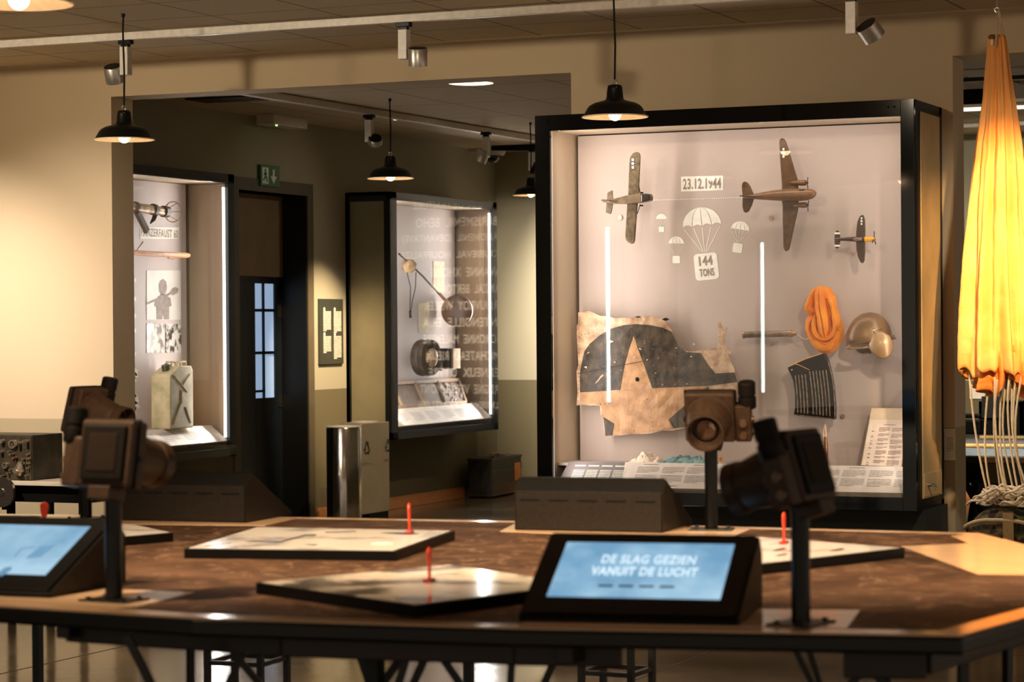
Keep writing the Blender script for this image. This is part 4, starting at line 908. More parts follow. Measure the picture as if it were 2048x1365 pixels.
def Xt(px, py, X): return P(px, py, X=X)
XI = -9.50
c = Xt(320, 420, XI); t = thing('rocket_launcher', 'olive launcher tube with a wire muzzle ring high in the left side case', 'weapon', c)
BRZ = pm('launcher_bronze', (136, 110, 84), (176, 148, 120), 20, .35, metal=.4, contrast=(.4, .6))
wbuild(MB().tube([Xt(225, 408, XI), Xt(300, 419, XI), Xt(336, 425, XI)], [.033, .033, .030], 18), 'tube', BRZ, t, smooth=True)
m = MB()
for a_, b_ in (((268, 415), (272, 415)), ((305, 419), (310, 420)), ((326, 423), (334, 424))): m.cone(Xt(*a_, XI), Xt(*b_, XI), .042, .042, 18)
wbuild(m, 'collar', pm('launcher_dark', (70, 52, 38), None, 20, .4), t, smooth=True)
m = MB(); cc = Xt(346, 424, XI)
m.tube([cc+Vector((cos(i*pi/10)*.075, 0, sin(i*pi/10)*.075)) for i in range(20)], .004, 6, closed=True)
for i in range(6): a = i*pi/3; m.tube([Xt(334, 424, XI)+Vector((cos(a)*.03, 0, sin(a)*.03)), cc+Vector((cos(a)*.075, 0, sin(a)*.075))], .003, 5)
wbuild(m, 'muzzle_ring', BRZ, t, smooth=True)
wbuild(MB().bar(Xt(274, 424, XI+.02), Xt(294, 463, XI+.02), .03, .045).bar(Xt(292, 452, XI+.02), Xt(291, 462, XI+.02), .03), 'shoulder_stock', pm('launcher_dark', (70, 52, 38)), t, bevel=.003)
wbuild(MB().tube([Xt(311, 428, XI), Xt(307, 440, XI), Xt(301, 447, XI)], [.018, .016, .006], 8), 'trigger_grip', pm('launcher_dark', (70, 52, 38)), t, smooth=True)
c = Xt(320, 510, XI); t = thing('wooden_stave', 'orange brown launcher rod with a thin raised sight arm, under the launcher tube', 'weapon', c)
wbuild(MB().tube([Xt(230, 503, XI), Xt(300, 508, XI), Xt(372, 511, XI), Xt(378, 511, XI)], [.018, .019, .020, .014], 12), 'rod', pm('rod_wood', (206, 140, 98), (222, 160, 116), 20, .45), t, smooth=True)
wbuild(MB().tube([Xt(300, 505, XI), Xt(272, 503, XI), Xt(286, 484, XI)], .005, 6).tube([Xt(336, 516, XI), Xt(345, 518, XI), Xt(356, 515, XI)], .006, 6), 'sight_arm', pm('rod_dark', (150, 92, 60), None, 20, .4), t, smooth=True)

# jerrycan
ya, yb = Xt(341.5, 850, -9.36).y, Xt(388, 850, -9.36).y; h = .455
t = thing('jerrycan', 'worn cream green fuel can standing on the floor of the left side case', 'jerrycan', (-9.445, (ya+yb)/2, f1)); w = (yb-ya)/2
JC = pm('jerrycan_paint', (178, 164, 120), (222, 200, 158), 9, .55, contrast=(.35, .65), detail=8, bump=.2, bscale=30)
MB().prism([(-.082, -w, 0), (-.082, w, 0), (-.082, w, h-.03), (-.082, w-.02, h), (-.082, -w*.1, h), (-.082, -w+.01, h-.055), (-.082, -w, h-.08)], (.164, 0, 0)).build('can_body', JC, t, bevel=.010, seg=2)
m = MB()
for a_, b_ in (((-.7, .86), (.45, .58)), ((.7, .86), (.1, .70)), ((-.7, .08), (-.1, .40)), ((.75, .08), (.3, .34)), ((0, .62), (0, .40))): m.tube([(.083, a_[0]*w, a_[1]*h), (.083, b_[0]*w, b_[1]*h)], .0045, 8)
m.build('embossed_ribs', pm('jerrycan_shadow', (150, 132, 98), None, 9, .55), t, smooth=True)
m = MB()
for x in (-.045, 0, .045): m.tube([(x, -w*.1, h-.01), (x, 0, h+.03), (x, w*.7, h+.03), (x, w*.8, h-.01)], .008, 8)
m.build('handles', JC, t, smooth=True)
MB().cone((0, -w*.5, h-.045), (0, -w*.58, h+.01), .028, .028, 16).bar((0, -w*.5, h+.012), (0, -w*.2, h+.005), .03, .012).build('spout_cap', pm('cap_dark', (56, 48, 38), None, 20, .4), t, smooth=True)

# far side case
XJ = -9.44
c = Xt(850, 560, XJ); t = thing('mine_detector', 'mine detector with a long dark pole and round brown search plate', 'mine detector', c)
cc = Xt(914, 622, XJ); dsk = pm('bakelite_brown', (120, 84, 54), (140, 102, 70), 12, .35)
M_ = Matrix.Translation(cc) @ Vector((.25, -1, .0)).to_track_quat('Z', 'Y').to_matrix().to_4x4()
wbuild(MB().lathe([(.13, -.02), (.145, -.01), (.145, .012), (.13, .02), (.05, .024), (.001, .024)], M_, 40), 'search_plate', dsk, t, smooth=True, angle=50)
wbuild(MB().tube([Xt(893, 605, XJ+.0), Xt(846, 553, XJ), Xt(798, 508, XJ)], .009, 10), 'pole', pm('pole_dark', (40, 30, 24), None, 20, .35), t, smooth=True)
wbuild(MB().tube([Xt(905, 615, XJ+.03), Xt(893, 602, XJ+.02), Xt(880, 588, XJ+.01)], [.006, .012, .012], 10), 'pole_tip', pm('rod_wood', (206, 140, 98)), t, smooth=True)
wbuild(MB().ball(Xt(818, 533, XJ), (.06, .075, .062), 18, 12, fn=lambda q: 1+.22*noise.noise(q*2.2)), 'amplifier_bag', pm('canvas_bag', (178, 140, 100), (206, 170, 130), 18, .7, bump=.3), t, smooth=True)
m = MB(); m.tube([Xt(814, 545, XJ), Xt(821, 575, XJ), Xt(820, 610, XJ), Xt(820, 630, XJ)], .004, 6); m.tube([Xt(832, 545, XJ), Xt(831, 575, XJ), Xt(824, 605, XJ), Xt(821, 632, XJ)], .004, 6); m.cone(Xt(820, 622, XJ), Xt(821, 636, XJ), .010, .012, 8)
wbuild(m, 'cable', BLACKM, t, smooth=True)
for quad, off in (([(866, 583), (888, 584), (888, 524), (866, 522)], .004), ([(837, 666), (858, 665), (858, 606), (837, 607)], .004)):
    o = fig_photo('label_card', quad, pm('card_cream', (246, 226, 196), None, 20, .6), bp2)
c = Xt(852, 716, -9.42); t = thing('cable_reel', 'round dark reel with a pale hub, below the mine detector', 'reel', c)
M_ = Matrix.Translation((0, 0, 0)) @ Vector((1, -.15, 0)).to_track_quat('Z', 'Y').to_matrix().to_4x4()
MB().lathe([(.09, -.06), (.16, -.06), (.165, -.03), (.150, 0), (.165, .03), (.16, .06), (.11, .062), (.10, .03), (.05, .03), (.001, .03)], M_, 36).build('drum', pm('drum_dark', (44, 34, 26), (80, 64, 50), 16, .4), t, smooth=True, angle=50)
MB().lathe([(.075, .03), (.085, .07), (.05, .085), (.001, .085)], M_, 28).build('hub', pm('hub_pale', (206, 172, 134), None, 16, .35, metal=.3), t, smooth=True)
m = MB()
for i in range(5): a = i*2*pi/5; m.bar(M_ @ Vector((cos(a)*.04, sin(a)*.04, .07)), M_ @ Vector((cos(a)*.14, sin(a)*.14, .066)), .014, .01)
m.build('spoke', pm('drum_dark', (44, 34, 26)), t)
c = Xt(884, 735, -9.44); t = thing('hand_set', 'short post with a black handset between the reel and the pale block', 'handset', c)
wbuild(MB().bar(Xt(866, 718, XJ), Xt(884, 718, XJ), .05, .07).bar(Xt(872, 738, XJ), Xt(884, 740, XJ), .02), 'handset_body', BLACKM, t, bevel=.004)
wbuild(MB().bar(Xt(883, 712, XJ), Xt(883, 741, XJ), .022), 'post', pm('hub_pale', (206, 172, 134)), t, bevel=.003)
y_ = Xt(917, 718, -9.40).y; z0_, z1_ = Xt(910, 738, -9.40).z, Xt(910, 697, -9.40).z
t = thing('battery_block', 'dark block with a pale cream front plate beside the reel', 'box', (-9.48, y_-.2, z0_))
wbuild(MB().box((-9.60, y_-.24, z0_), (-9.40, y_-.012, z1_)), 'block_body', BLACKM, t, bevel=.004)
wbuild(MB().box((-9.405, y_-.16, z0_+.002), (-9.38, y_, z1_-.002)), 'front_plate', pm('hub_pale', (206, 172, 134)), t, bevel=.003)
# slotted tray leaning against the panel
a, b = Xt(915, 762, -9.585), Xt(930, 807, -9.47); Y0_ = 18.72
t = thing('wooden_tray', 'open wooden tray with four grey compartments leaning at the bottom of the far case', 'tray', (-9.53, (Y0_+a.y)/2, b.z))
A = [Vector((-9.47, Y0_, b.z)), Vector((-9.47, b.y, b.z)), Vector((-9.585, a.y, a.z)), Vector((-9.585, Y0_, a.z))]
wbuild(MB().prism(A, (-.012, 0, -.012)), 'tray_base', pm('tray_grey', (150, 132, 124), (166, 148, 140), 16, .6), t)
m = MB(); n_ = Vector((.02, 0, .02))
for i, j in ((0, 1), (1, 2), (2, 3), (3, 0)): m.bar(A[i]+n_*.5, A[j]+n_*.5, .02, .03)
for s_ in (.25, .5, .75): m.bar(A[0].lerp(A[1], s_)+n_*.5, A[3].lerp(A[2], s_)+n_*.5, .012, .025)
wbuild(m, 'tray_frame', pm('tray_wood', (196, 168, 142), None, 16, .5), t, bevel=.002)
m = MB(); rg = random.Random(6)
for k in range(26):
    s_, r_ = rg.uniform(.76, .98), rg.uniform(.08, .9); q_ = A[0].lerp(A[1], s_).lerp(A[3].lerp(A[2], s_), r_)+Vector((.006, 0, .006)); m.cbox(q_, (.006, rg.uniform(.02, .05), rg.uniform(.01, .05)))
wbuild(m, 'small_parts', pm('tray_parts', (206, 196, 196), (120, 100, 90), 30, .5), t)

# ------------------------------------------------------------------ waste bins, suitcase
STM = pm('mirror_steel', (196, 190, 182), None, 30, .16, metal=1)
c = P(688, 900, D=19.5); c.z = 0
t = thing('waste_bin', 'round polished steel waste bin with vertical reflections', 'waste bin', c)
MB().lathe([(.138, 0), (.140, .01), (.140, .805), (.133, .815), (.001, .815)], seg=48).build('bin_body', STM, t, smooth=True, angle=50)
MB().lathe([(.10, .8155), (.10, .824), (.138, .824), (.138, .8155)], seg=48, closed=True).build('lid_ring', pm('lid_pale', (226, 218, 204), None, 20, .3), t, smooth=True)
MB().lathe([(.10, .811), (.10, .817), (.001, .817)], seg=40).build('lid_opening', pm('lid_inner', (190, 176, 150), None, 20, .5), t)
a = P(724, 900, D=19.62); b = P(779, 900, X=a.x); dy = b.y-a.y
t = thing('waste_bin', 'tall recycling bin with pale front panels and printed arrow triangles', 'waste bin', (a.x, a.y, 0))
BP = pm('bin_panel', (168, 158, 138), (176, 166, 146), 5, .4, metal=.15)
MB().box((-.26, .12, .10), (-.02, dy, .835)).box((-.02, 0, .10), (0, dy, .835)).build('bin_body', BP, t, bevel=.008, seg=3)
MB().box((-.25, .13, 0), (-.01, dy-.01, .10)).build('base', BLACKM, t)
m = MB().lathe([(.07, 0), (.11, 0), (.11, .008), (.07, .008)], Matrix.Translation((-.13, .12+(dy-.12)*.5, .835)), 36, closed=True); m.build('lid_ring', pm('lid_pale', (226, 218, 204)), t, smooth=True)
GRN = pm('recycle_green', (36, 52, 36), None, 20, .5)
def tri(M):
    m = MB(); P_ = [Vector((0, 0, .10)), Vector((-.05, 0, 0)), Vector((.05, 0, 0))]
    for i in range(3):
        A_, B_ = P_[i], P_[(i+1) % 3]; m.bar(M @ A_.lerp(B_, .08), M @ A_.lerp(B_, .80), .012, .004); m.cone(M @ A_.lerp(B_, .72), M @ A_.lerp(B_, .92), .014, .001, 4)
    return m
for f in (.16, .93): tri(Matrix.Translation((.002, dy*f, .60)) @ Matrix.Rotation(pi/2, 4, 'Z')).build('recycling_symbol', GRN, t)
m = MB(); m.text('RESTAFVAL', (.001, dy*.16, .50), (0, 1, 0), (0, 0, 1), .018, .18, bold=.01).text('PMD', (.001, dy*.90, .51), (0, 1, 0), (0, 0, 1), .018, .10, bold=.01); m.build('bin_lettering', pm('ink_grey', (150, 136, 128)), t)

p0, p1 = P(984, 998, Z=0), P(1046, 986, Z=0); yw = min(p1.y, YF-.07); d = Vector((p1.x-p0.x, yw-p0.y, 0)); 
t = thing('suitcase', 'old dark trunk on the floor in the far corner with an orange patch', 'suitcase', (p0.x, p0.y, 0), atan2(d.y, d.x)-pi/2)
Ls = d.length; TRK = pm('trunk_dark', (30, 30, 26), (42, 40, 34), 10, .5)
MB().box((-.24, 0, .012), (0, Ls, .37)).build('trunk_body', TRK, t, bevel=.012)
m = MB()
for y in (0, Ls): 
    for z in (.03, .36): m.cbox((-.12, y, z), (.25, .012, .025))
for z in (.03, .25, .36): m.cbox((.0, Ls/2, z), (.006, Ls, .018))
m.build('edge_strips', pm('trunk_edge', (52, 46, 36), None, 10, .45), t, bevel=.002)
MB().box((.001, Ls*.76, .13), (.006, Ls*.95, .30)).build('leather_patch', pm('patch_orange', (170, 96, 50), None, 10, .5), t, bevel=.003)
m = MB().tube([(-.12, Ls*.35, .37), (-.12, Ls*.38, .40), (-.12, Ls*.6, .40), (-.12, Ls*.63, .37)], .010, 8).cbox((-.05, Ls*.7, .38), (.05, .03, .03)).cbox((-.05, Ls*.2, .38), (.05, .03, .02)); m.build('handle', pm('handle_tan', (120, 104, 80), None, 10, .4), t)
# ------------------------------------------------------------------ map table
ZT = .90
WOODL = pm('pale_ash_edging', (226, 186, 148), (236, 198, 160), 6, .14, stretch=(1, 6, 1), spec=.6)
NOSE = pm('table_nosing', (12, 11, 10), None, 20, .25, spec=.35)
RAIL = pm('table_rail', (34, 22, 16), (42, 28, 20), 10, .45)
OUT = [(-1.290, 5.436), (-2.29, 5.215), (-3.10, 5.125), (-3.90, 5.200), (-5.0, 5.50), (-6.0, 6.15), (-6.25, 7.0), (-5.56, 7.775), (-4.50, 7.985), (-3.55, 8.085), (-1.86, 8.110), (-1.06, 6.80)]
def inset(poly_, d):
    n = len(poly_); out = []
    for i in range(n):
        p0, p1, p2 = Vector(poly_[i-1]), Vector(poly_[i]), Vector(poly_[(i+1) % n])
        e1 = (p1-p0).normalized(); e2 = (p2-p1).normalized(); n1 = Vector((e1.y, -e1.x)); n2 = Vector((e2.y, -e2.x)); b = (n1+n2).normalized()
        out.append(tuple(p1+b*(d/max(.3, b.dot(n1)))))
    return out
def area2(p): return sum(p[i][0]*p[(i+1) % len(p)][1]-p[(i+1) % len(p)][0]*p[i][1] for i in range(len(p)))/2
sgn = -1 if area2(OUT) > 0 else 1
INN = inset(OUT, .072*sgn); NO = inset(OUT, -.008*sgn)
tt = thing('map_table', 'large many sided table with a brown map surface and pale wooden edging', 'table', (-3.6, 6.6, 0))
def v3(p, z): return [(x, y, z) for x, y in p]
wbuild(MB().prism(v3(INN, ZT-.03), (0, 0, .0298)), 'map_surface', map_mat(), tt)
m = MB(); n = len(OUT); m.add(v3(OUT, ZT)+v3(INN, ZT)+v3(OUT, ZT-.02)+v3(INN, ZT-.02), [f for i in range(n) for f in ((i, (i+1) % n, n+(i+1) % n, n+i), (2*n+i, 2*n+(i+1) % n, 3*n+(i+1) % n, 3*n+i), (i, (i+1) % n, 2*n+(i+1) % n, 2*n+i), (n+i, n+(i+1) % n, 3*n+(i+1) % n, 3*n+i))])
wbuild(m, 'wood_border', WOODL, tt)
wbuild(MB().prism(v3(NO, ZT-.046), (0, 0, .042)), 'nosing', NOSE, tt, bevel=.008, seg=3)
def inlay(pts, name='wood_inlay'): return wbuild(MB().prism([tuple(Vector((p[0], p[1], ZT-.002))) for p in pts], (0, 0, .0035)), name, WOODL, tt)
def pz(x, y): q = P(x, y, Z=ZT); return (q.x, q.y)
inlay([(-1.974, 7.533), (-1.555, 6.76), (-1.10, 6.86), (-1.50, 7.50), (-1.72, 7.88), (-1.86, 8.04), (-1.92, 7.96), (-1.80, 7.70)])
inlay([(-2.36, 5.66), (-1.886, 5.743), (-1.628, 5.814), (-1.56, 5.46), (-2.30, 5.27)])
inlay([(-4.35, 5.58), (-3.95, 5.59), (-3.392, 5.611), (-3.355, 5.28), (-3.40, 5.18), (-4.2, 5.30)])
inlay([pz(1000, 1064), pz(1030, 1048), pz(1500, 1060), pz(1455, 1078), pz(1330, 1078)])
inlay([(-5.35, 7.78), (-5.2, 7.42), (-4.30, 7.60), (-4.36, 7.98)])
# rails and trestles under the top
m = MB(); a, b = (P(262, 1262, D=6.1), P(1125, 1300, D=6.0)); Rl = [(-3.62, 5.36, .84), (-2.95, 5.30, .84), (-2.35, 5.36, .84), (-2.10, 5.42, .84)]
for p, q in zip(Rl, Rl[1:]): m.bar((p[0], p[1], .828), (q[0], q[1], .828), .03, .075)
m.bar((-1.58, 5.50, .825), (-1.40, 5.56, .825), .03, .09); m.bar((-1.40, 5.56, .825), (-1.2, 6.7, .84), .03, .07)
for p, q in (((-5.2, 7.6), (-1.9, 7.9)), ((-5.8, 6.4), (-1.3, 6.6)), ((-3.6, 5.3), (-3.6, 7.9)), ((-2.2, 5.3), (-2.2, 7.9))): m.bar((*p, .83), (*q, .83), .04, .05)
wbuild(m, 'frame_rail', RAIL, tt, bevel=.004)
LEGM = pm('leg_black', (17, 16, 15), (22, 21, 19), 30, .4)
def leg(p0, p1, D, w):
    A_, B_ = P(*p0, D=D), P(*p1, D=D); d = (B_-A_); k = (A_.z-0)/(-d.z); top = A_-d*((.85-A_.z)/(-d.z) if False else (A_.z-.85)/(d.z)) if abs(d.z) > 1e-6 else A_
    bot = A_+d*k; return MB().bar(top, bot, w)
for p0, p1, D, w in (((248, 1262), (300, 1365), 6.0, .020), ((381, 1290), (381, 1365), 6.4, .018), ((452, 1288), (516, 1365), 6.6, .018), ((497, 1288), (458, 1365), 6.6, .018),
                     ((750, 1300), (751, 1365), 6.2, .036), ((716, 1302), (738, 1365), 6.6, .020), ((806, 1310), (768, 1365), 6.6, .022), ((815, 1308), (798, 1365), 6.2, .022), ((852, 1312), (828, 1365), 6.4, .022),
                     ((882, 1312), (918, 1365), 6.4, .020), ((1024, 1315), (1021, 1365), 6.2, .018), ((1112, 1315), (1090, 1365), 6.3, .020), ((1593, 1306), (1622, 1365), 6.2, .016), ((1619, 1306), (1638, 1365), 6.2, .016),
                     ((1738, 1326), (1706, 1365), 6.0, .018), ((1733, 1326), (1762, 1365), 6.0, .018), ((1927, 1300), (1926, 1365), 6.3, .024), ((2015, 1290), (2015, 1365), 7.0, .022)):
    wbuild(leg(p0, p1, D, w), 'leg', LEGM, tt)
for x, y in ((-5.6, 6.4), (-5.2, 7.5), (-3.6, 7.8), (-2.1, 7.8)): wbuild(MB().bar((x, y, 0), (x, y, .83), .03), 'leg', LEGM, tt)

# ------------------------------------------------------------------ stools under the table
def stool(label, FL, FR, BR_, zr):
    a, b, c = P(*FL, Z=zr), P(*FR, Z=zr), P(*BR_, Z=zr); u = (b-a); s_ = u.length; u.normalize(); v = Vector((-u.y, u.x, 0)); ctr = a+u*s_/2+v*s_/2
    t = thing('stool', label, 'stool', (ctr.x, ctr.y, 0), atan2(u.y, u.x), 'bar stools beyond the table legs'); h = s_/2
    for i, j in ((-1, -1), (1, -1), (1, 1), (-1, 1)): MB().bar((i*h, j*h, 0), (i*h, j*h, .68), .024).build('leg', LEGM, t)
    m = MB()
    for z in (zr,):
        for (i, j), (k, l) in (((-1, -1), (1, -1)), ((1, -1), (1, 1)), ((1, 1), (-1, 1)), ((-1, 1), (-1, -1))): m.bar((i*h, j*h, z), (k*h, l*h, z), .018)
    m.build('foot_ring', LEGM, t); MB().box((-h-.03, -h-.03, .68), (h+.03, h+.03, .715)).build('seat', pm('stool_seat', (60, 40, 28), (76, 52, 36), 8, .45), t, bevel=.01); return t
stool('black metal stool whose square foot ring shows under the left half of the table', (415, 1326), (521, 1331), (566, 1314), .25)
stool('black metal stool whose square foot ring shows under the blue title screen', (1163, 1346), (1262, 1352), (1326, 1340), .25)

# ------------------------------------------------------------------ screen kiosks
KB = pm('kiosk_charcoal', (14, 13, 12), (18, 16, 15), 80, .55, spec=.12)
KS = pm('kiosk_bronze_side', (31, 26, 22), (37, 31, 26), 80, .5, spec=.15)
def kiosk(label, c, yaw, screen=None, W=.525, Dp=.40, H=.178):
    t = thing('screen_kiosk', label, 'kiosk', (c[0], c[1], ZT+.0016), yaw, 'wedge shaped kiosks on the map table'); w = W/2; d = Dp/2
    prof = [(-d, 0), (-d, .012), (d-.045, H), (d, H-.045), (d, 0)]
    MB().prism([(-w, y, z) for y, z in prof], (W, 0, 0)).build('housing', KB, t, bevel=.004)
    MB().prism([(-w-.0015, y*.985, z*.985+.001) for y, z in prof], (.0015, 0, 0)).build('side_cheek', KS, t)
    MB().prism([(w, y*.985, z*.985+.001) for y, z in prof], (.0015, 0, 0)).build('side_cheek', KS, t)
    m = MB().box((-w+.004, d, .004), (w-.004, d+.0015, H-.046)); bk = m.build('rear_plate', KS, t)
    m = MB()
    for k in range(5): m.cbox((-w+.06+k*.1025, d+.0018, H-.074), (.07, .001, .007))
    m.build('vent_slot', BLACK, bk)
    a = Vector((0, -d, .012)); b = Vector((0, d-.045, H)); v = (b-a); L_ = v.length; v.normalize(); u = Vector((1, 0, 0)); n_ = u.cross(v)
    def sp(x, s): return a+u*x+v*s+n_*.001
    bz = MB().prism([sp(-w+.006, .006), sp(w-.006, .006), sp(w-.006, L_-.006), sp(-w+.006, L_-.006)], n_*.006).build('bezel', pm('bezel_black', (9, 10, 11), None, 40, .4, spec=.12), t, bevel=.002)
    sx, s0, s1 = w*.80, L_*.20, L_*.86
    q = [sp(-sx, s0)+n_*.0065, sp(sx, s0)+n_*.0065, sp(sx, s1)+n_*.0065, sp(-sx, s1)+n_*.0065]
    if screen: sc = MB().prism(q, n_*.001).build('screen', screen, t)
    else: sc = MB().prism(q, n_*.001).build('screen', em('screen_blue_dim', (110, 150, 190), .4), t)
    return t, sc, sp, n_, u, v, L_
def screen_mat(name, c0, c1, scale, s, contrast, loc=0):
    m = photo_mat(name, c0, c1, scale, s, contrast); N = m.node_tree.nodes; N['Principled BSDF'].inputs['Base Color'].default_value = (0, 0, 0, 1); N['Principled BSDF'].inputs['Roughness'].default_value = .2; N['Principled BSDF'].inputs['Specular IOR Level'].default_value = .2
    L = m.node_tree.links
    for l in list(N['Principled BSDF'].inputs['Base Color'].links): L.remove(l)
    return m
SB = screen_mat('screen_sky_blue', (112, 160, 194), (170, 208, 230), 7, .85, (.35, .7))
def kpos(fl, fr, Dp=.42, back=False):
    a, b = Vector((*fl, 0)), Vector((*fr, 0)); u = (b-a).normalized(); v = Vector((-u.y, u.x, 0)); mid = (a+b)/2
    return (mid+v*Dp/2), atan2(u.y, u.x)
c, yw = kpos((-2.328, 5.31), (-1.799, 5.402))
t, sc, sp, n_, u, v, L_ = kiosk('front kiosk with the pale blue title screen facing the camera', c, yw, SB)
m = MB(); m.text('DE SLAG GEZIEN', sp(0.01, L_*.60)+n_*.0077, u, v, L_*.105, .232, bold=.02); m.text('VANUIT DE LUCHT', sp(.008, L_*.455)+n_*.0077, u, v, L_*.105, .262, bold=.03)
m.build('title_lettering', em('screen_white', (205, 228, 242), 1.0), sc)
m = MB()
for k in range(4): a = sp(-.085+k*.05+.01, L_*.33)+n_*.0082; m.add([a-u*.018-v*.004, a+u*.018-v*.004, a+u*.018+v*.005, a-u*.018+v*.005], [(0, 1, 2, 3)])
m.build('language_button', pm('screen_dark_blue', (30, 62, 92), None, 20, .3), sc)
m = MB(); a = [sp(-.18, L_*.50), sp(.20, L_*.52), sp(.20, L_*.22), sp(-.20, L_*.22)]
t, sc, sp, n_, u, v, L_ = kiosk('front left kiosk cut by the picture edge, blue screen with a hazy drawing', (-3.945, 5.535), radians(3), screen_mat('screen_hazy_blue', (112, 160, 194), (176, 212, 232), 4, .82, (.35, .62)))
m = MB(); o = sp(.085, L_*.5)+n_*.0085
DS = em('screen_mid_blue', (62, 104, 146), .7)
for sh_ in (((.02, -.04), (.062, -.03), (.075, .035), (.03, .03)), ((-.02, .01), (.02, .02), (.022, .026), (-.022, .016)), ((-.022, -.03), (-.016, -.03), (-.016, .014), (-.022, .014)), ((-.02, -.12), (.0, -.135), (.012, -.1), (.0, -.08), (-.015, -.09))):
    MB().add([o+u*x+v*y for x, y in sh_], [tuple(range(len(sh_)))]).build('screen_drawing', DS, sc)
def kback(b0, b1, label):
    a, b = Vector((*b0, 0)), Vector((*b1, 0)); u = (b-a).normalized(); v = Vector((-u.y, u.x, 0)); mid = (a+b)/2+v*.21; return kiosk(label, mid, atan2(u.y, u.x)+pi)
kback((-3.374, 7.699), (-2.857, 7.745), 'rear right kiosk seen from behind, row of slots in its back')
kback((-4.943, 7.625), (-4.425, 7.664), 'rear left kiosk seen from behind, half hidden by the left viewers')

# ------------------------------------------------------------------ aerial camera viewers on posts
AC = pm('viewer_brown', (54, 39, 28), (66, 48, 35), 60, .44, metal=.08, spec=.3)
ACD = pm('viewer_dark', (18, 15, 13), (24, 19, 16), 60, .5, spec=.15)
def viewer(label, base, d, tilt=20, roll=0, zc=1.275):
    az = atan2(d[1], d[0])-pi/2
    t = thing('aerial_camera_viewer', label, 'viewer', (base[0], base[1], ZT+.0016), az, 'old aerial camera viewers on posts')
    hz = zc-ZT
    M = Matrix.Translation((0, 0.0, hz)) @ Matrix.Rotation(radians(-tilt), 4, 'X') @ Matrix.Rotation(radians(roll), 4, 'Y')
    MB().cone((0, 0, 0), (0, 0, hz-.06), .0225, .0225, 24).build('pole', pm('pole_black', (10, 10, 10), None, 20, .25, spec=.3), t, smooth=True)
    MB().cbox((0, 0, .002), (.15, .11, .005)).build('base_plate', LEGM, t, bevel=.002)
    for i in (-1, 1):
        for j in (-1, 1): MB().cone((i*.055, j*.035, .004), (i*.055, j*.035, .011), .008, .006, 10).build('bolt', LEGM, t)
    MB().cbox((0, -.01, -.10), (.07, .07, .035), M).build('mount_bracket', AC, t, bevel=.004)
    bd = MB().box((-.085, -.035, -.085), (.085, .030, .09), M).build('camera_body', AC, t, bevel=.010, seg=3)
    m = MB().box((-.068, -.045, -.068), (.068, -.035, .074), M); bk = m.build('back_frame', ACD, t, bevel=.004)
    m = MB().box((-.046, -.0475, -.046), (.046, -.045, .052), M); m.build('back_panel', pm('viewer_back_panel', (36, 27, 21), None, 60, .6, spec=.1), bk, bevel=.002)
    MB().box((-.090, -.014, -.088), (.090, -.004, .093), M).build('body_seam', ACD, t, bevel=.003)
    R90 = M @ Matrix.Rotation(-pi/2, 4, 'X')        # local z -> lens axis
    pr = [(.083, .028), (.083, .036), (.080, .037), (.080, .043), (.076, .044), (.076, .050), (.058, .150), (.062, .154), (.064, .185), (.059, .186), (.056, .150), (.046, .148), (.045, .135), (.001, .134)]
    MB().lathe(pr, R90, 44).build('lens_cone', AC, t, smooth=True, angle=35)
    ln = MB().lathe([(.030, .134), (.031, .142), (.026, .143), (.001, .147)], R90, 32).build('lens', pm('lens_glass', (92, 66, 50), (112, 82, 62), 20, .12, spec=.9), t, smooth=True)
    MB().lathe([(.030, .136), (.036, .136), (.036, .146), (.031, .146)], R90, 32, closed=True).build('lens_ring', AC, t, smooth=True)
    # grip and controls on the side
    m = MB(); m.box((-.140, -.030, -.085), (-.085, .025, .045), M); m.build('side_housing', AC, t, bevel=.006)
    G = M @ Matrix.Translation((-.126, -.006, 0))
    MB().lathe([(.029, .03), (.031, .033), (.031, .066), (.027, .068), (.027, .076), (.030, .078), (.030, .118), (.026, .122), (.001, .122)], G, 28).build('hand_grip', ACD, t, smooth=True, angle=40)
    m = MB()
    for z in (-.015, -.058): q = M @ Vector((-.113, .024, z)); q2 = M @ Vector((-.113, .038, z)); m.cone(q, q2, .015, .013, 18)
    for z in (-.015, -.058): q = M @ Vector((-.139, -.01, z)); q2 = M @ Vector((-.148, -.01, z)); m.cone(q, q2, .014, .012, 18)
    m.build('control_knob', pm('knob_bronze', (92, 72, 56), None, 20, .35, metal=.4), t, smooth=True, angle=40)
    MB().cbox((.0905, .0, -.01), (.004, .012, .016), M).build('latch', BLACK, t)
    return t
viewer('front left camera viewer seen from behind, dark square back panel towards us', P(228, 1203, Z=ZT).xy, (.10, 1), 10)
viewer('rear left camera viewer pointing right, its lens cone catching the light', P(172, 1039, Z=ZT).xy, (1, -.05), 15, zc=1.30)
viewer('rear right camera viewer with its round lens facing the camera', P(1423, 1061, Z=ZT).xy, (.22, -1), 16, zc=1.288)
viewer('front right camera viewer seen from the side, tilted down to the left', P(1602, 1249, Z=ZT).xy, (-1, .18), 17, zc=1.262)

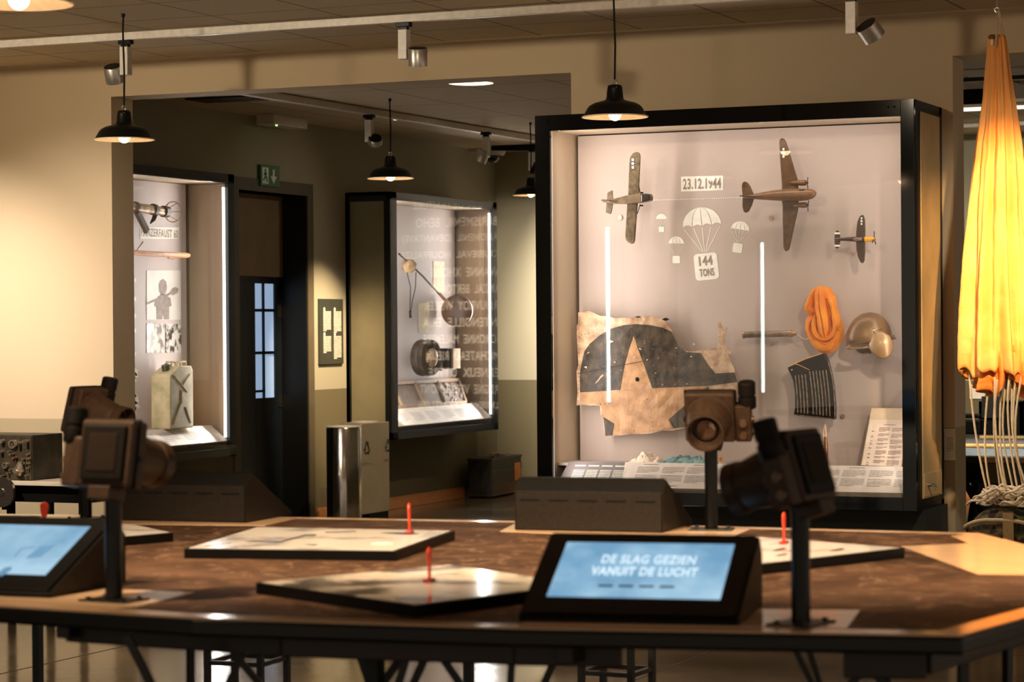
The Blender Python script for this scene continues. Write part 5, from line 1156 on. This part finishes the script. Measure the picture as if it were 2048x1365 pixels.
# ------------------------------------------------------------------ aerial photo boards and red markers
def board_(label, q, mat, extra=None):
    q = [Vector((x, y, 0)) for x, y in q]; c = sum(q, Vector())/4; t = thing('photo_board', label, 'photo board', (c.x, c.y, ZT+.0002), 0, 'black edged aerial photographs lying on the map table'); z = .030
    L_ = [p-c for p in q]
    MB().prism([(p.x, p.y, 0) for p in L_], (0, 0, z)).build('black_base', pm('board_edge_black', (10, 9, 8), None, 20, .4, spec=.15), t, bevel=.001)
    I_ = [p*(1-.018/p.length) for p in L_]
    s_ = MB().prism([(p.x, p.y, z) for p in I_], (0, 0, .0012)).build('aerial_photo', mat, t)
    return t, s_, I_
PHA = photo_mat('aerial_photo_pale', (160, 154, 158), (226, 218, 212), 5, contrast=(.36, .5), rough=.16)
PHB = photo_mat('aerial_photo_mixed', (104, 94, 90), (232, 218, 202), 5, contrast=(.42, .52), rough=.12)
t, s_, I_ = board_('large flat aerial photograph with dark road shapes, behind the table centre', ((-3.928, 6.44), (-3.270, 6.575), (-3.415, 7.30), (-4.123, 7.22)), PHA)
m = MB()
def onb(a, b, z=.0322): return (I_[0]*(1-a)*(1-b)+I_[1]*a*(1-b)+I_[2]*a*b+I_[3]*(1-a)*b)+Vector((0, 0, z))
for pts in (((.20, .33), (.34, .33), (.36, .66), (.42, .67), (.42, .60), (.38, .60), (.36, .28), (.18, .28)), ((.04, .1), (.12, .25), (.13, .22), (.06, .06)), ((.70, .80), (.86, .74), (.9, .8), (.8, .86)), ((.5, .2), (.56, .16), (.57, .2)), ((.42, .80), (.55, .88), (.56, .86), (.43, .77))):
    MB().prism([onb(a, b) for a, b in pts], (0, 0, .0004)).build('road_shape', pm('road_slate', (70, 72, 86), None, 20, .2), s_)
MB().cone(onb(.86, .28), onb(.86, .28)+Vector((0, 0, .001)), .035, .035, 28).build('round_sticker', pm('print_white', (222, 218, 200)), s_)
t, s_, I_ = board_('nearest aerial photograph, lying cornerwise left of the title screen', ((-3.219, 5.638), (-2.588, 5.301), (-2.38, 5.90), (-2.941, 6.253)), PHB)
t, s_, I_ = board_('aerial photograph on the right with small black shapes, behind the right post', ((-2.47, 7.43), (-2.40, 6.62), (-2.14, 6.50), (-1.868, 7.17)), PHA)
m = MB()
for a, b, w in ((.3, .2, .1), (.35, .5, .14), (.55, .7, .1), (.2, .8, .12), (.7, .5, .12)): MB().prism([onb(a, b), onb(a+w, b+.02), onb(a+w*.9, b+.06), onb(a+.02, b+.05)], (0, 0, .0004)).build('dark_shape', pm('photo_black', (34, 28, 26), None, 20, .2), s_)
t, s_, I_ = board_('corner of a fourth aerial photograph behind the left viewer post', ((-4.367, 6.663), (-4.270, 6.935), (-4.60, 7.20), (-4.70, 6.98)), PHA)
RED = pm('marker_red', (206, 52, 20), (220, 62, 26), 20, .3, spec=.6)
def marker(label, px, py, D_, az, h, zb):
    c = P(px, py, Z=zb); t = thing('place_marker', label, 'marker', c, az, 'red paddle markers on the photo boards')
    MB().cbox((0, 0, .004), (.05, .022, .008)).build('base', pm('marker_dark_red', (150, 30, 16), None, 20, .35), t, bevel=.002)
    pts = []
    for z, w in ((.008, .006), (.02, .0055), (h*.45, .008), (h*.68, .0135), (h*.84, .016), (h*.95, .012), (h, .003)): pts.append((w, z))
    poly_ = [(w, 0, z) for w, z in pts]+[(-w, 0, z) for w, z in reversed(pts)]
    MB().prism([Vector(p)+Vector((0, -.0035, 0)) for p in poly_], (0, .007, 0)).build('paddle', RED, t, bevel=.002); return t
zb = ZT+.0316
marker('red marker standing on the large rear photograph, seen edge on', 819, 1067, 0, radians(103), .098, zb)
marker('red marker on the nearest cornerwise photograph', 859, 1164, 0, radians(98), .090, zb)
marker('red marker on the right photograph, beside the right front post', 1568, 1088, 0, radians(96), .096, zb)
marker('orange red marker showing its full paddle at the left edge', 89, 1060, 0, radians(20), .098, ZT+.0002)
# ------------------------------------------------------------------ radio and its table, left
C0 = P(65, 962, Z=.76); t = thing('radio_set', 'old military radio with knobs and dials on the pale side table at the left edge', 'radio', (C0.x, C0.y, .76))
RB = pm('radio_olive_black', (50, 45, 36), (78, 70, 56), 14, .5, bump=.15, contrast=(.35, .7)); dp = .30; hgt = .255
MB().box((-.48, 0, 0), (0, dp, hgt)).build('cabinet', RB, t, bevel=.006)
MB().box((-.475, -.006, .005), (-.005, 0, hgt-.004)).build('front_panel', pm('radio_panel', (62, 54, 42), (92, 80, 62), 22, .4, metal=.2, contrast=(.3, .7)), t, bevel=.002)
KN = pm('radio_nickel', (176, 160, 136), (206, 190, 166), 30, .25, metal=.7); s = 13.8/4890*1.02
def kn(px, py, r, d=.03, ring=False, mat=KN, name='knob'):
    x = (px-65)*s/.93; z = (960-py)*s; m = MB()
    if ring: m.lathe([(r*.55, 0), (r*.6, .022), (r, .022), (r, 0)], Matrix.Translation((x, -.006, z)) @ Matrix.Rotation(pi/2, 4, 'X'), 24, closed=True).cone((x, -.006, z), (x, -.03, z), r*.35, r*.25, 14)
    else: m.cone((x, -.006, z), (x, -.006-d, z), r, r*.85, 14)
    return m.build(name, mat, t, smooth=True, angle=40)
kn(27, 889, .026, ring=True); kn(10, 931, .018, ring=True); kn(4, 884, .014); kn(57, 883, .010, .05); kn(41, 888, .011, .045); kn(2, 905, .010)
for px, py in ((20, 904), (60, 908), (62, 916), (61, 926), (60, 935), (17, 946), (22, 939), (40, 949), (56, 950), (3, 952), (50, 918), (54, 926)): kn(px, py, .006, .028)
kn(33, 916, .009, .04, mat=pm('radio_copper', (176, 106, 70), None, 20, .3, metal=.6)); kn(26, 909, .008, .04)
x = (42-65)*s/.93; MB().cone((x, -.02, (944-0-0)*0+.055), (x+.008, -.03, .105), .03, .015, 18).cone((x-.012, -.03, .045), (x, -.03, .062), .03, .03, 18).build('bell_horn', KN, t, smooth=True)
m = MB()
for k in range(9): m.ball(((56-65+(k % 2)*6)*s/.93, -.012, .07+k*.012), .004, 6, 4)
for k in range(20): m.ball((-.006, -.007, .01+k*.0125), .0025, 5, 4); 
for k in range(22): m.ball((-.01-k*.02, -.007, hgt-.012), .0025, 5, 4)
m.build('terminal_screws', KN, t)
TW_ = pm('side_table_white', (226, 212, 188), None, 8, .4)
t = thing('side_table', 'pale topped side table with dark legs under the radio', 'table', (C0.x, C0.y, 0)); 
MB().box((-1.2, -.055, .735), (.42, .75, .76)).build('tabletop', TW_, t, bevel=.004)
MB().box((-1.15, .0, .64), (.36, .03, .735)).box((-1.15, .65, .64), (.36, .68, .735)).box((.33, 0, .64), (.36, .68, .735)).build('apron', BLACKM, t)
for x, y in ((.32, .02), (.10, .02), (-.16, .02), (.32, .64), (-1.1, .02)): MB().bar((x, y, 0), (x, y, .70), .035).build('leg', BLACKM, t)
MB().bar((-.16, .06, .50), (.60, .10, .40), .02, .07).build('stretcher', pm('stretcher_dark', (34, 34, 30), None, 10, .5), t)
c = P(2, 985, Y=C0.y-.10); t = thing('dial_plate', 'round grey metal disc hanging under the side table at the left edge', 'disc', (c.x, c.y, c.z))
MB().cone((0, 0, 0), (0, .02, 0), .085, .085, 40).cone((0, -.006, 0), (0, 0, 0), .022, .022, 20).build('disc', STEEL, t, smooth=True, angle=40)
MB().bar((0, .03, .09), (0, .03, -.1), .02).build('hanger', BLACKM, t)

# ------------------------------------------------------------------ parachute
YP_ = 13.05; k = P(1001, 0, Y=YP_); sc_ = (P(2010, 500, Y=YP_)-P(1990, 500, Y=YP_)).x/20
top = P(1998, 22, Y=YP_); CH = pm('orange_parachute_silk', (246, 164, 78), (252, 178, 98), 5, .62, bump=.35, bscale=30)
t = thing('parachute', 'tall orange parachute hanging folded from the ceiling by a white loop', 'parachute', (P(1998, 400, Y=YP_).x, YP_, 0))
prof = [(70, 1994, 15), (80, 1994, 18), (110, 1995, 21), (160, 1996, 26), (220, 1996.5, 34), (300, 1996, 44), (400, 1995, 54), (500, 1995, 61), (600, 1996, 68), (680, 1998, 74), (735, 2000, 77), (760, 2003, 76)]
def pr_at(y):
    for a, b in zip(prof, prof[1:]):
        if a[0] <= y <= b[0]: f = (y-a[0])/(b[0]-a[0]); return a[1]+(b[1]-a[1])*f, a[2]+(b[2]-a[2])*f
    return prof[-1][1:]
def cloth_tube(y_top, y_bot, hemfn, rscale=1, seed=0, nu=168, nv=90, depth=.62, fold=1):
    vs = []
    for j in range(nv+1):
        for i in range(nu):
            th = 2*pi*i/nu; yb = y_bot+hemfn(th); y = y_top+(yb-y_top)*j/nv; cx, hw = pr_at(min(y, 760)); s_ = j/nv
            c = P(cx, y, Y=YP_); R = hw*sc_*rscale
            amp = (.10+.11*s_)*fold
            f = 1+amp*sin(9*th+seed+.7*sin(s_*4+seed))+amp*.55*sin(17*th+2*seed+s_*3)+.06*noise.noise(Vector((cos(th)*3, sin(th)*3, s_*8+seed)))
            f += .02*noise.noise(Vector((cos(th)*9, sin(th)*9, s_*30+seed)))
            q = Vector((cos(th)*R*f*.93, sin(th)*R*f*depth+.0, 0)); rag = .006*noise.noise(Vector((th*4, s_*20, seed)))
            vs.append((c.x+q.x, YP_+q.y+rag, c.z))
    fs = [(j*nu+i, j*nu+(i+1) % nu, (j+1)*nu+(i+1) % nu, (j+1)*nu+i) for j in range(nv) for i in range(nu)]
    return MB().add(vs, fs)
m = cloth_tube(70, 745, lambda th: 8*sin(5*th)+6*sin(11*th+1)+4*sin(23*th)); wbuild(m, 'canopy', CH, t, smooth=True, angle=80, solid=.0015)
m = cloth_tube(690, 775, lambda th: 14*sin(3*th+1.2)+9*sin(7*th), rscale=.72, seed=2.1, nv=24, fold=1.5); wbuild(m, 'inner_hem', pm('orange_parachute_deep', (228, 124, 40), (240, 146, 56), 6, .62, bump=.3, bscale=30), t, smooth=True, angle=80, solid=.0015)
WEB = pm('cream_webbing', (198, 172, 134), (214, 190, 152), 30, .75, bump=.3, bscale=200)
m = MB()
for a, b in (((1998, 24), (1990, 96)), ((1998, 24), (1993, 70)), ((1999, 24), (2006, 70)), ((1999, 24), (2002, 72))): m.tube([P(a[0], a[1], Y=YP_-.05), P(b[0], b[1], Y=YP_-.055)], .006, 8, .5)
wbuild(m, 'suspension_loop', WEB, t, smooth=True)
wbuild(MB().tube([top+Vector((0, -.05, -.01)), top+Vector((0, -.05, .2))], .003, 6).tube([top+Vector((.012*cos(i*pi/8), -.05, .012*sin(i*pi/8))) for i in range(16)], .0025, 6, closed=True), 'ceiling_hook', STEEL, t)
wbuild(MB().ball(P(1984, 74, Y=YP_-.05), (.022, .012, .014), 12, 8), 'knotted_end', pm('knot_brown', (110, 60, 20), None, 20, .6), t)
wbuild(MB().cbox(P(1984, 84, Y=YP_-.06), (.012, .004, .03)), 'fabric_tag', pm('tag_white', (240, 226, 206), None, 20, .6), t)
m = MB(); rg = random.Random(12); lines_ = []
for x0, y0_, x1, y1_ in ((1940, 742, 1983, 1008), (1979, 778, 1986, 1002), (1991, 785, 2018, 1000), (2001, 770, 2002, 992), (2004, 780, 2022, 1008), (2013, 785, 2030, 1002), (2021, 775, 2040, 995), (2030, 775, 2052, 990), (1996, 790, 2012, 990), (2044, 770, 2047, 990), (2024, 780, 2056, 985), (2060, 765, 2058, 980)):
    d0 = rg.uniform(-.09, .09); p0 = P(x0, y0_-30, Y=YP_+d0); p1 = P(x1, y1_, Y=12.75+rg.uniform(-.06, .06)); pts = []
    for i in range(11):
        f = i/10; q = p0.lerp(p1, f); q.x += -.035*sin(f*pi)*(1 if x1 > x0 else .2); q.y += .02*sin(f*pi*2+x0); pts.append(q)
    lines_.append(pts); wbuild(MB().tube(pts, .0068, 8, .35), 'rigging_strap', WEB, t, smooth=True)
# pack with the coiled lines
bc = P(2012, 1070, Y=12.72); t = thing('parachute_pack', 'camouflaged parachute pack bound with a tan strap below the orange parachute', 'bag', (bc.x, 12.72, 0))
CAMO = pm('camouflage_canvas', (40, 42, 26), (98, 90, 62), 9, .75, bump=.4, bscale=120, contrast=(.48, .52), detail=1)
def camo():
    m, N, L = new_mat('camouflage_cloth'); b = N['Principled BSDF']; b.inputs['Roughness'].default_value = .8
    tc = N.new('ShaderNodeTexCoord'); n = N.new('ShaderNodeTexNoise'); n.inputs['Scale'].default_value = 11; n.inputs['Detail'].default_value = 1.5; L.new(tc.outputs['Object'], n.inputs['Vector'])
    cr = N.new('ShaderNodeValToRGB'); cr.color_ramp.interpolation = 'CONSTANT'; e = cr.color_ramp.elements; e[0].position = 0; e[0].color = (*lin((34, 36, 22)), 1); e[1].position = .44; e[1].color = (*lin((76, 72, 44)), 1)
    for p, c in ((.53, (104, 82, 54)), (.6, (40, 30, 20))): x = e.new(p); x.color = (*lin(c), 1)
    L.new(n.outputs['Fac'], cr.inputs[0]); L.new(cr.outputs[0], b.inputs['Base Color']); return m
CM = camo(); tz = P(2012, 1035, Y=12.6).z
def squash(q): return (1/(abs(q.x)**3+abs(q.y)**3+abs(q.z)**3)**(1/3))*(1+.05*noise.noise(q*2.5))
MB().ball((0, 0, .315), (.215, .17, .315), 40, 26, fn=squash).build('pack_body', CM, t, smooth=True, angle=80)
m = MB(); zt2 = .605
loop = []
for i in range(36): a = i*2*pi/36; ex = abs(cos(a))**.66*(1 if cos(a) > 0 else -1); ey = abs(sin(a))**.66*(1 if sin(a) > 0 else -1); loop.append((ex*.205, ey*.165, zt2-.075+.055*(1-abs(ex)**3)-.0))
m.tube(loop, .011, 10, closed=True); m.build('piping', WEB, t, smooth=True)
MB().prism([(.02, -.172, .62), (.075, -.172, .62), (.085, -.178, .10), (.03, -.178, .10)], (0, .008, 0)).prism([(.02, -.172, .62), (.075, -.172, .62), (.075, .0, .575), (.02, .0, .575)], (0, 0, .006)).build('tan_strap', pm('tan_strap', (166, 136, 92), (176, 146, 102), 40, .7, bump=.2), t)
MB().box((-.012, -.18, .14), (.13, -.174, .16)).build('cross_strap', pm('tan_strap', (166, 136, 92)), t)
t = thing('rope_coil', 'tangle of cream rope and webbing heaped on top of the camouflaged pack', 'rope', (bc.x+.0, 12.72, .648)); m = MB(); rg = random.Random(3)
for k in range(44):
    cx, cy = rg.uniform(-.13, .16), rg.uniform(-.12, .08); cz = rg.uniform(.01, .10)*max(.2, 1-(abs(cx-.02)*5)**2); r = rg.uniform(.018, .048); tl = rg.uniform(-.7, .7); tw = rg.uniform(0, pi)
    pts = [(cx+r*cos(a)*1.2, cy+r*sin(a)*.8, max(.008, cz+r*1.1*sin(a+tw)*abs(tl)+.007*sin(3*a+cx*40))) for a in [i*2*pi/26 for i in range(26)]]; m.tube(pts, .0062, 8, closed=True)
m.build('rope_loops', pm('cream_rope', (222, 202, 172), (238, 220, 192), 60, .75, bump=.4, bscale=300), t, smooth=True)
MB().tube([(.10+.03*cos(i*pi/9), -.10, .03+.035*sin(i*pi/9)) for i in range(18)], .003, 6, closed=True).build('metal_ring', BLACKM, t)

# ------------------------------------------------------------------ right-hand room
a, b = P(1905, 912, Z=.75), P(2048, 920, Z=.75); y0 = 15.50
t = thing('exhibit_table', 'dark framed table with a blue cloth seen behind the parachute lines', 'table', (-3.2, y0, 0))
MB().box((-1.3, 0, .71), (1.6, 3.0, .745)).build('tabletop', RAIL, t, bevel=.004)
MB().box((-1.25, .01, .58), (1.55, .04, .71)).box((-1.25, .01, .58), (-1.22, 2.9, .71)).build('apron', BLACKM, t)
m1 = (P(1912, 950, Y=y0+.05), P(1966, 1045, Y=y0+.05)); 
for p, q, w in (((1922, 950), (1975, 1048), .035), ((1955, 948), (1938, 1065), .035), ((1912, 948), (1912, 1085), .045), ((1990, 950), (1990, 1060), .03), ((2018, 950), (2030, 1040), .035), ((2046, 950), (2030, 1040), .035)):
    A_, B_ = P(*p, Y=y0+.06), P(*q, Y=y0+.06); d = B_-A_; A_ = A_-d*((.70-A_.z)/(-d.z)) ; A_ = B_+(-d)*((.70-B_.z)/(-d.z)); E_ = B_+d*((B_.z-.001)/(-d.z)); wbuild(MB().bar(A_, E_, w), 'leg', BLACKM, t)
c = tag(MB().box((-4.48, y0-.004, .7455), (-1.62, y0+2.98, .757)).build('tablecloth', pm('blue_cloth', (92, 108, 122), (124, 138, 150), 26, .8, bump=.3, bscale=150), bevel=.003), 'grey blue cloth with coloured cord bands lying on the exhibit table', 'tablecloth')
m = MB(); yy = y0+.95; pts = [(-4.46+i*.05, yy+.01*sin(i*1.1), .772) for i in range(57)]; m.tube(pts, .014, 8)
tag(m.build('gold_cord', pm('gold_cord', (206, 178, 104), (232, 210, 150), 60, .6), smooth=True), 'thick twisted gold cord across the blue cloth', 'cord')
m = MB(); yy = y0+2.2; pts = [(-4.05+i*.05, yy+.01*sin(i*1.3), .771) for i in range(48)]; m.tube(pts, .013, 8)
tag(m.build('gold_cord', pm('gold_cord', (206, 178, 104)), smooth=True), 'second gold cord, shorter, near the back edge of the blue cloth', 'cord')
m = MB().box((-4.47, y0+1.2, .757), (-1.63, y0+1.8, .760)); tag(m.build('cloth_band', pm('mauve_band', (128, 112, 122), (112, 96, 108), 30, .8)), 'mauve striped band lying between the gold cords', 'ribbon')
# far equipment
q0, q1 = P(1958, 869, Y=20.4), P(2046, 804, Y=20.4); t = thing('equipment_cabinet', 'black cabinet with shelves standing at the far end of the right room', 'cabinet', (q0.x, 20.4, 0))
w = q1.x-q0.x; H_ = q1.z
m = MB().box((0, 0, 0), (w, .03, H_)).box((0, 0, 0), (.03, .45, H_)).box((w-.03, 0, 0), (w, .45, H_)).box((0, 0, H_-.03), (w, .45, H_)).box((0, 0, .6), (w, .45, .63)); m.build('carcass', BLACKM, t)
MB().cbox((w*.3, -.01, .9), (w*.45, .02, .18)).build('front_drawer', pm('cabinet_dark', (24, 22, 20), None, 20, .5), t)
q = P(1940, 868, Y=20.2); t = thing('desk_telephone', 'small black instrument with a curled cord on the far ledge', 'telephone', (q.x, 20.2, q.z))
MB().box((-.08, -.08, 0), (.10, .08, .12)).cbox((0, -.03, .15), (.19, .05, .04)).build('phone_body', BLACK, t, bevel=.012)
MB().tube([(.10, 0, .12), (.15, 0, .08), (.13, 0, .03), (.11, -.05, .012)], .007, 6).build('curled_cord', BLACKM, t, smooth=True)
t2 = thing('far_ledge', 'dark low bench carrying the telephone in the right room', 'bench', (q.x, 20.2, 0)); MB().box((-.62, -.2, q.z-.04), (.12, .12, q.z-.002)).build('bench_top', BLACKM, t2); MB().box((-.5, -.15, 0), (-.46, .2, q.z-.04)).build('bench_leg', BLACKM, t2); MB().box((.04, -.15, 0), (.08, .2, q.z-.04)).build('bench_leg', BLACKM, t2)
a_, b_ = P(1939, 798, Y=YF-.02), P(1969, 770, Y=YF-.02); t = thing('wall_notice', 'small white sheet on the far wall of the right room', 'sign', (a_.x, YF, a_.z)); MB().box((0, -.012, 0), (b_.x-a_.x, 0, b_.z-a_.z)).build('sheet', pm('card_white', (222, 212, 196)), t)
# ceiling beams and strip lights of the right room
def lump(name, label, cat, p0, p1, w, h, mat): o = MB().bar(p0, p1, w, h).build(name, mat, bevel=.003); return tag(o, label, cat)
def xbar(y, py, th_px, name, label, cat, mat, zoff=0):
    c = P(1940, py, Y=y); px = FPX/(y*1.0); h = th_px/px*.98; return lump(name, label, cat, (-6.2, y, c.z), (1.5, y, c.z), .08, h, mat)
xbar(17.6, 190, 40, 'ceiling_duct', 'broad black duct crossing high in the right room', 'duct', BLACK)
xbar(18.6, 219, 6, 'strip_light', 'thin bright strip light below the black duct', 'strip light', em('strip_glow', (255, 240, 220), .9))
xbar(18.4, 209, 6, 'light_rail', 'brown rail just above the upper strip light', 'rail', pm('rail_brown', (84, 70, 54), None, 20, .5))
xbar(20.0, 252, 8, 'light_rail', 'pale rail near the end wall of the right room', 'rail', pm('rail_pale', (150, 142, 130), None, 20, .5))
xbar(16.2, 160, 8, 'light_rail', 'dark rail close behind the soffit of the right opening', 'rail', pm('rail_dark', (40, 38, 32), None, 20, .5))
q = P(2036, 200, Y=17.2); t = thing('projector', 'pale angular ceiling unit partly hidden behind the parachute top', 'projector', (q.x, 17.2, q.z))
MB().prism([(-.06, -.1, -.0), (-.04, -.1, .13), (.16, -.1, .06), (.16, -.1, -.0)], (0, .25, 0)).build('housing', WHITEM, t, bevel=.004)
MB().bar((.03, 0, .08), (.03, 0, ZC2-q.z), .03).build('mount', WHITEM, t)

# ------------------------------------------------------------------ cases opposite, only seen mirrored in the glass
for i, (x, y, z0_, z1_, lab) in enumerate(((-9.725, 1.77, .78, 2.68, 'tall lit tube of the nearer case along the left wall, mirrored in the big case'), (-9.454, -2.84, .76, 2.64, 'tall lit tube of the farther case along the left wall, mirrored in the big case'))):
    t = thing('led_light_column', lab, 'lamp', (x, y, 0), 0, 'light columns of the left wall cases')
    MB().cone((0, 0, z0_), (0, 0, z1_), .018, .018, 20).build('light_tube', em('tube_bright', (236, 255, 246), 16), t, smooth=True)
    MB().box((-.05, -.04, 0), (-.022, .04, z1_+.05)).box((-.05, -.04, 0), (.05, .04, .02)).build('post', BLACK, t)
# ------------------------------------------------------------------ lighting of the place
# (spots at ceiling height; most are unseen, added to brighten both rooms)
spot((-10.3, 11.6, 3.3), (-10.2, YW, 1.25), 430, 62, 1, (1, .86, .74), .05)
spot((-8.6, 11.3, 3.3), (-9.25, YW, 1.4), 260, 60, 1, (1, .86, .74), .05)
spot((-8.2, 8.6, 3.3), (-8.3, 11.7, .85), 420, 24, .6, SOFT, .05)
spot((-3.62, 12.60, 3.12), (-2.9, 13.05, 1.4), 60, 50, .7, SOFT, .05)
spot((-1.9, 10.2, 3.3), (-2.9, 13.0, 1.75), 290, 42, 1, (1, .84, .64), .05)
spot((-1.6, 9.9, 3.3), (-3.08, 13.6, 2.05), 1300, 15, 1, (1, .56, .20), .03)  # orange spots added to stand in for the parachute's bounce on the flank
spot((-1.6, 9.9, 3.3), (-3.08, 13.6, 1.4), 1500, 15, 1, (1, .56, .20), .03)
spot((-3.9, 10.8, 3.3), (-2.75, 12.9, .9), 120, 24, .8, (1, .84, .64), .05)
# big case: strips in its frame
area((GX0+.02, CY+.06, 1.75), (GX0+.9, YB, 1.75), .03, 1.9, 12, (1, .90, .82))
area((GX1-.02, CY+.06, 1.75), (GX1-.9, YB, 1.75), .03, 1.9, 3, (1, .90, .82))
area(((GX0+GX1)/2, CY+.06, GZ1-.01), ((GX0+GX1)/2, YB, 1.9), 1.9, .03, 5, (1, .90, .82))
# side cases
for y0, y1 in ((14.3, 15.85), (18.7, 20.65)):
    area((XF-.05, y1-.12, 1.75), (XS+.3, y1-.8, 1.75), .03, 1.8, 9, (1, .94, .88))
    area((XF-.05, y0+.12, 1.75), (XS+.3, y0+.8, 1.75), .03, 1.8, 7, (1, .94, .88))
# rear room
spot((-8.3, 17.4, 3.22), (XS, 18.25, 1.25), 800, 34, .9, WARM, .04)
spot((-8.0, 19.4, 3.22), (-9.3, YF, 1.7), 230, 50, .9, SOFT, .04)
spot((-8.3, 19.3, 3.22), (-8.0, YF, 1.7), 1000, 70, .7, SOFT, .04)  # unseen spots added to light the names board for its reflection
spot((-7.5, 19.0, 3.22), (-7.0, YF, 1.7), 1100, 70, .7, SOFT, .04)
spot((-7.4, 15.6, 3.22), (-7.8, 17.6, .0), 200, 70, .6, WARM, .04)
# right-hand room
spot((-4.2, 17.5, 3.2), (-4.6, YF, 1.9), 420, 70, .8, SOFT, .04)
spot((-2.6, 16.2, 3.2), (-3.8, 16.4, .7), 420, 60, .7, SOFT, .04)
spot((-3.0, 18.8, 3.2), (-4.2, YF, 1.0), 380, 70, .8, SOFT, .04)
# near room: unseen spots added as fill for table, floor and walls
spot((-4.2, 4.4, 3.3), (-3.4, 6.8, .9), 600, 60, .8, WARM, .05)
spot((-1.1, 6.2, 3.3), (-2.0, 7.0, .9), 500, 60, .8, WARM, .05)
spot((-6.6, 9.8, 3.3), (-5.6, 10.6, 0), 250, 70, .8, WARM, .05)
spot((-6.6, 18.6, 3.2), (-9.9, 17.3, 2.2), 26, 40, .9, SOFT, .05)  # unseen spots added to brighten the rear lintel and far case flank
spot((-6.6, 16.4, 3.2), (-9.4, 18.56, 1.2), 120, 30, .9, SOFT, .05)
spot((-3.0, 5.6, 3.3), (-3.3, 6.9, .9), 430, 60, .8, WARM, .05)
spot((-4.4, 8.6, 3.34), (-4.2, YW, 3.0), 150, 70, 1, (1, .80, .56), .12)  # unseen wall washers added to lift the partition and header
spot((-8.2, 8.6, 3.34), (-7.4, YW, 2.9), 320, 70, 1, (1, .82, .58), .12)
spot((-10.3, 8.6, 3.34), (-10.2, YW, 2.7), 160, 70, 1, (1, .82, .58), .12)
spot((-2.6, 4.3, 3.34), (-5.05, 7.6, 1.35), 700, 9, 1, (1, .74, .48), .05)
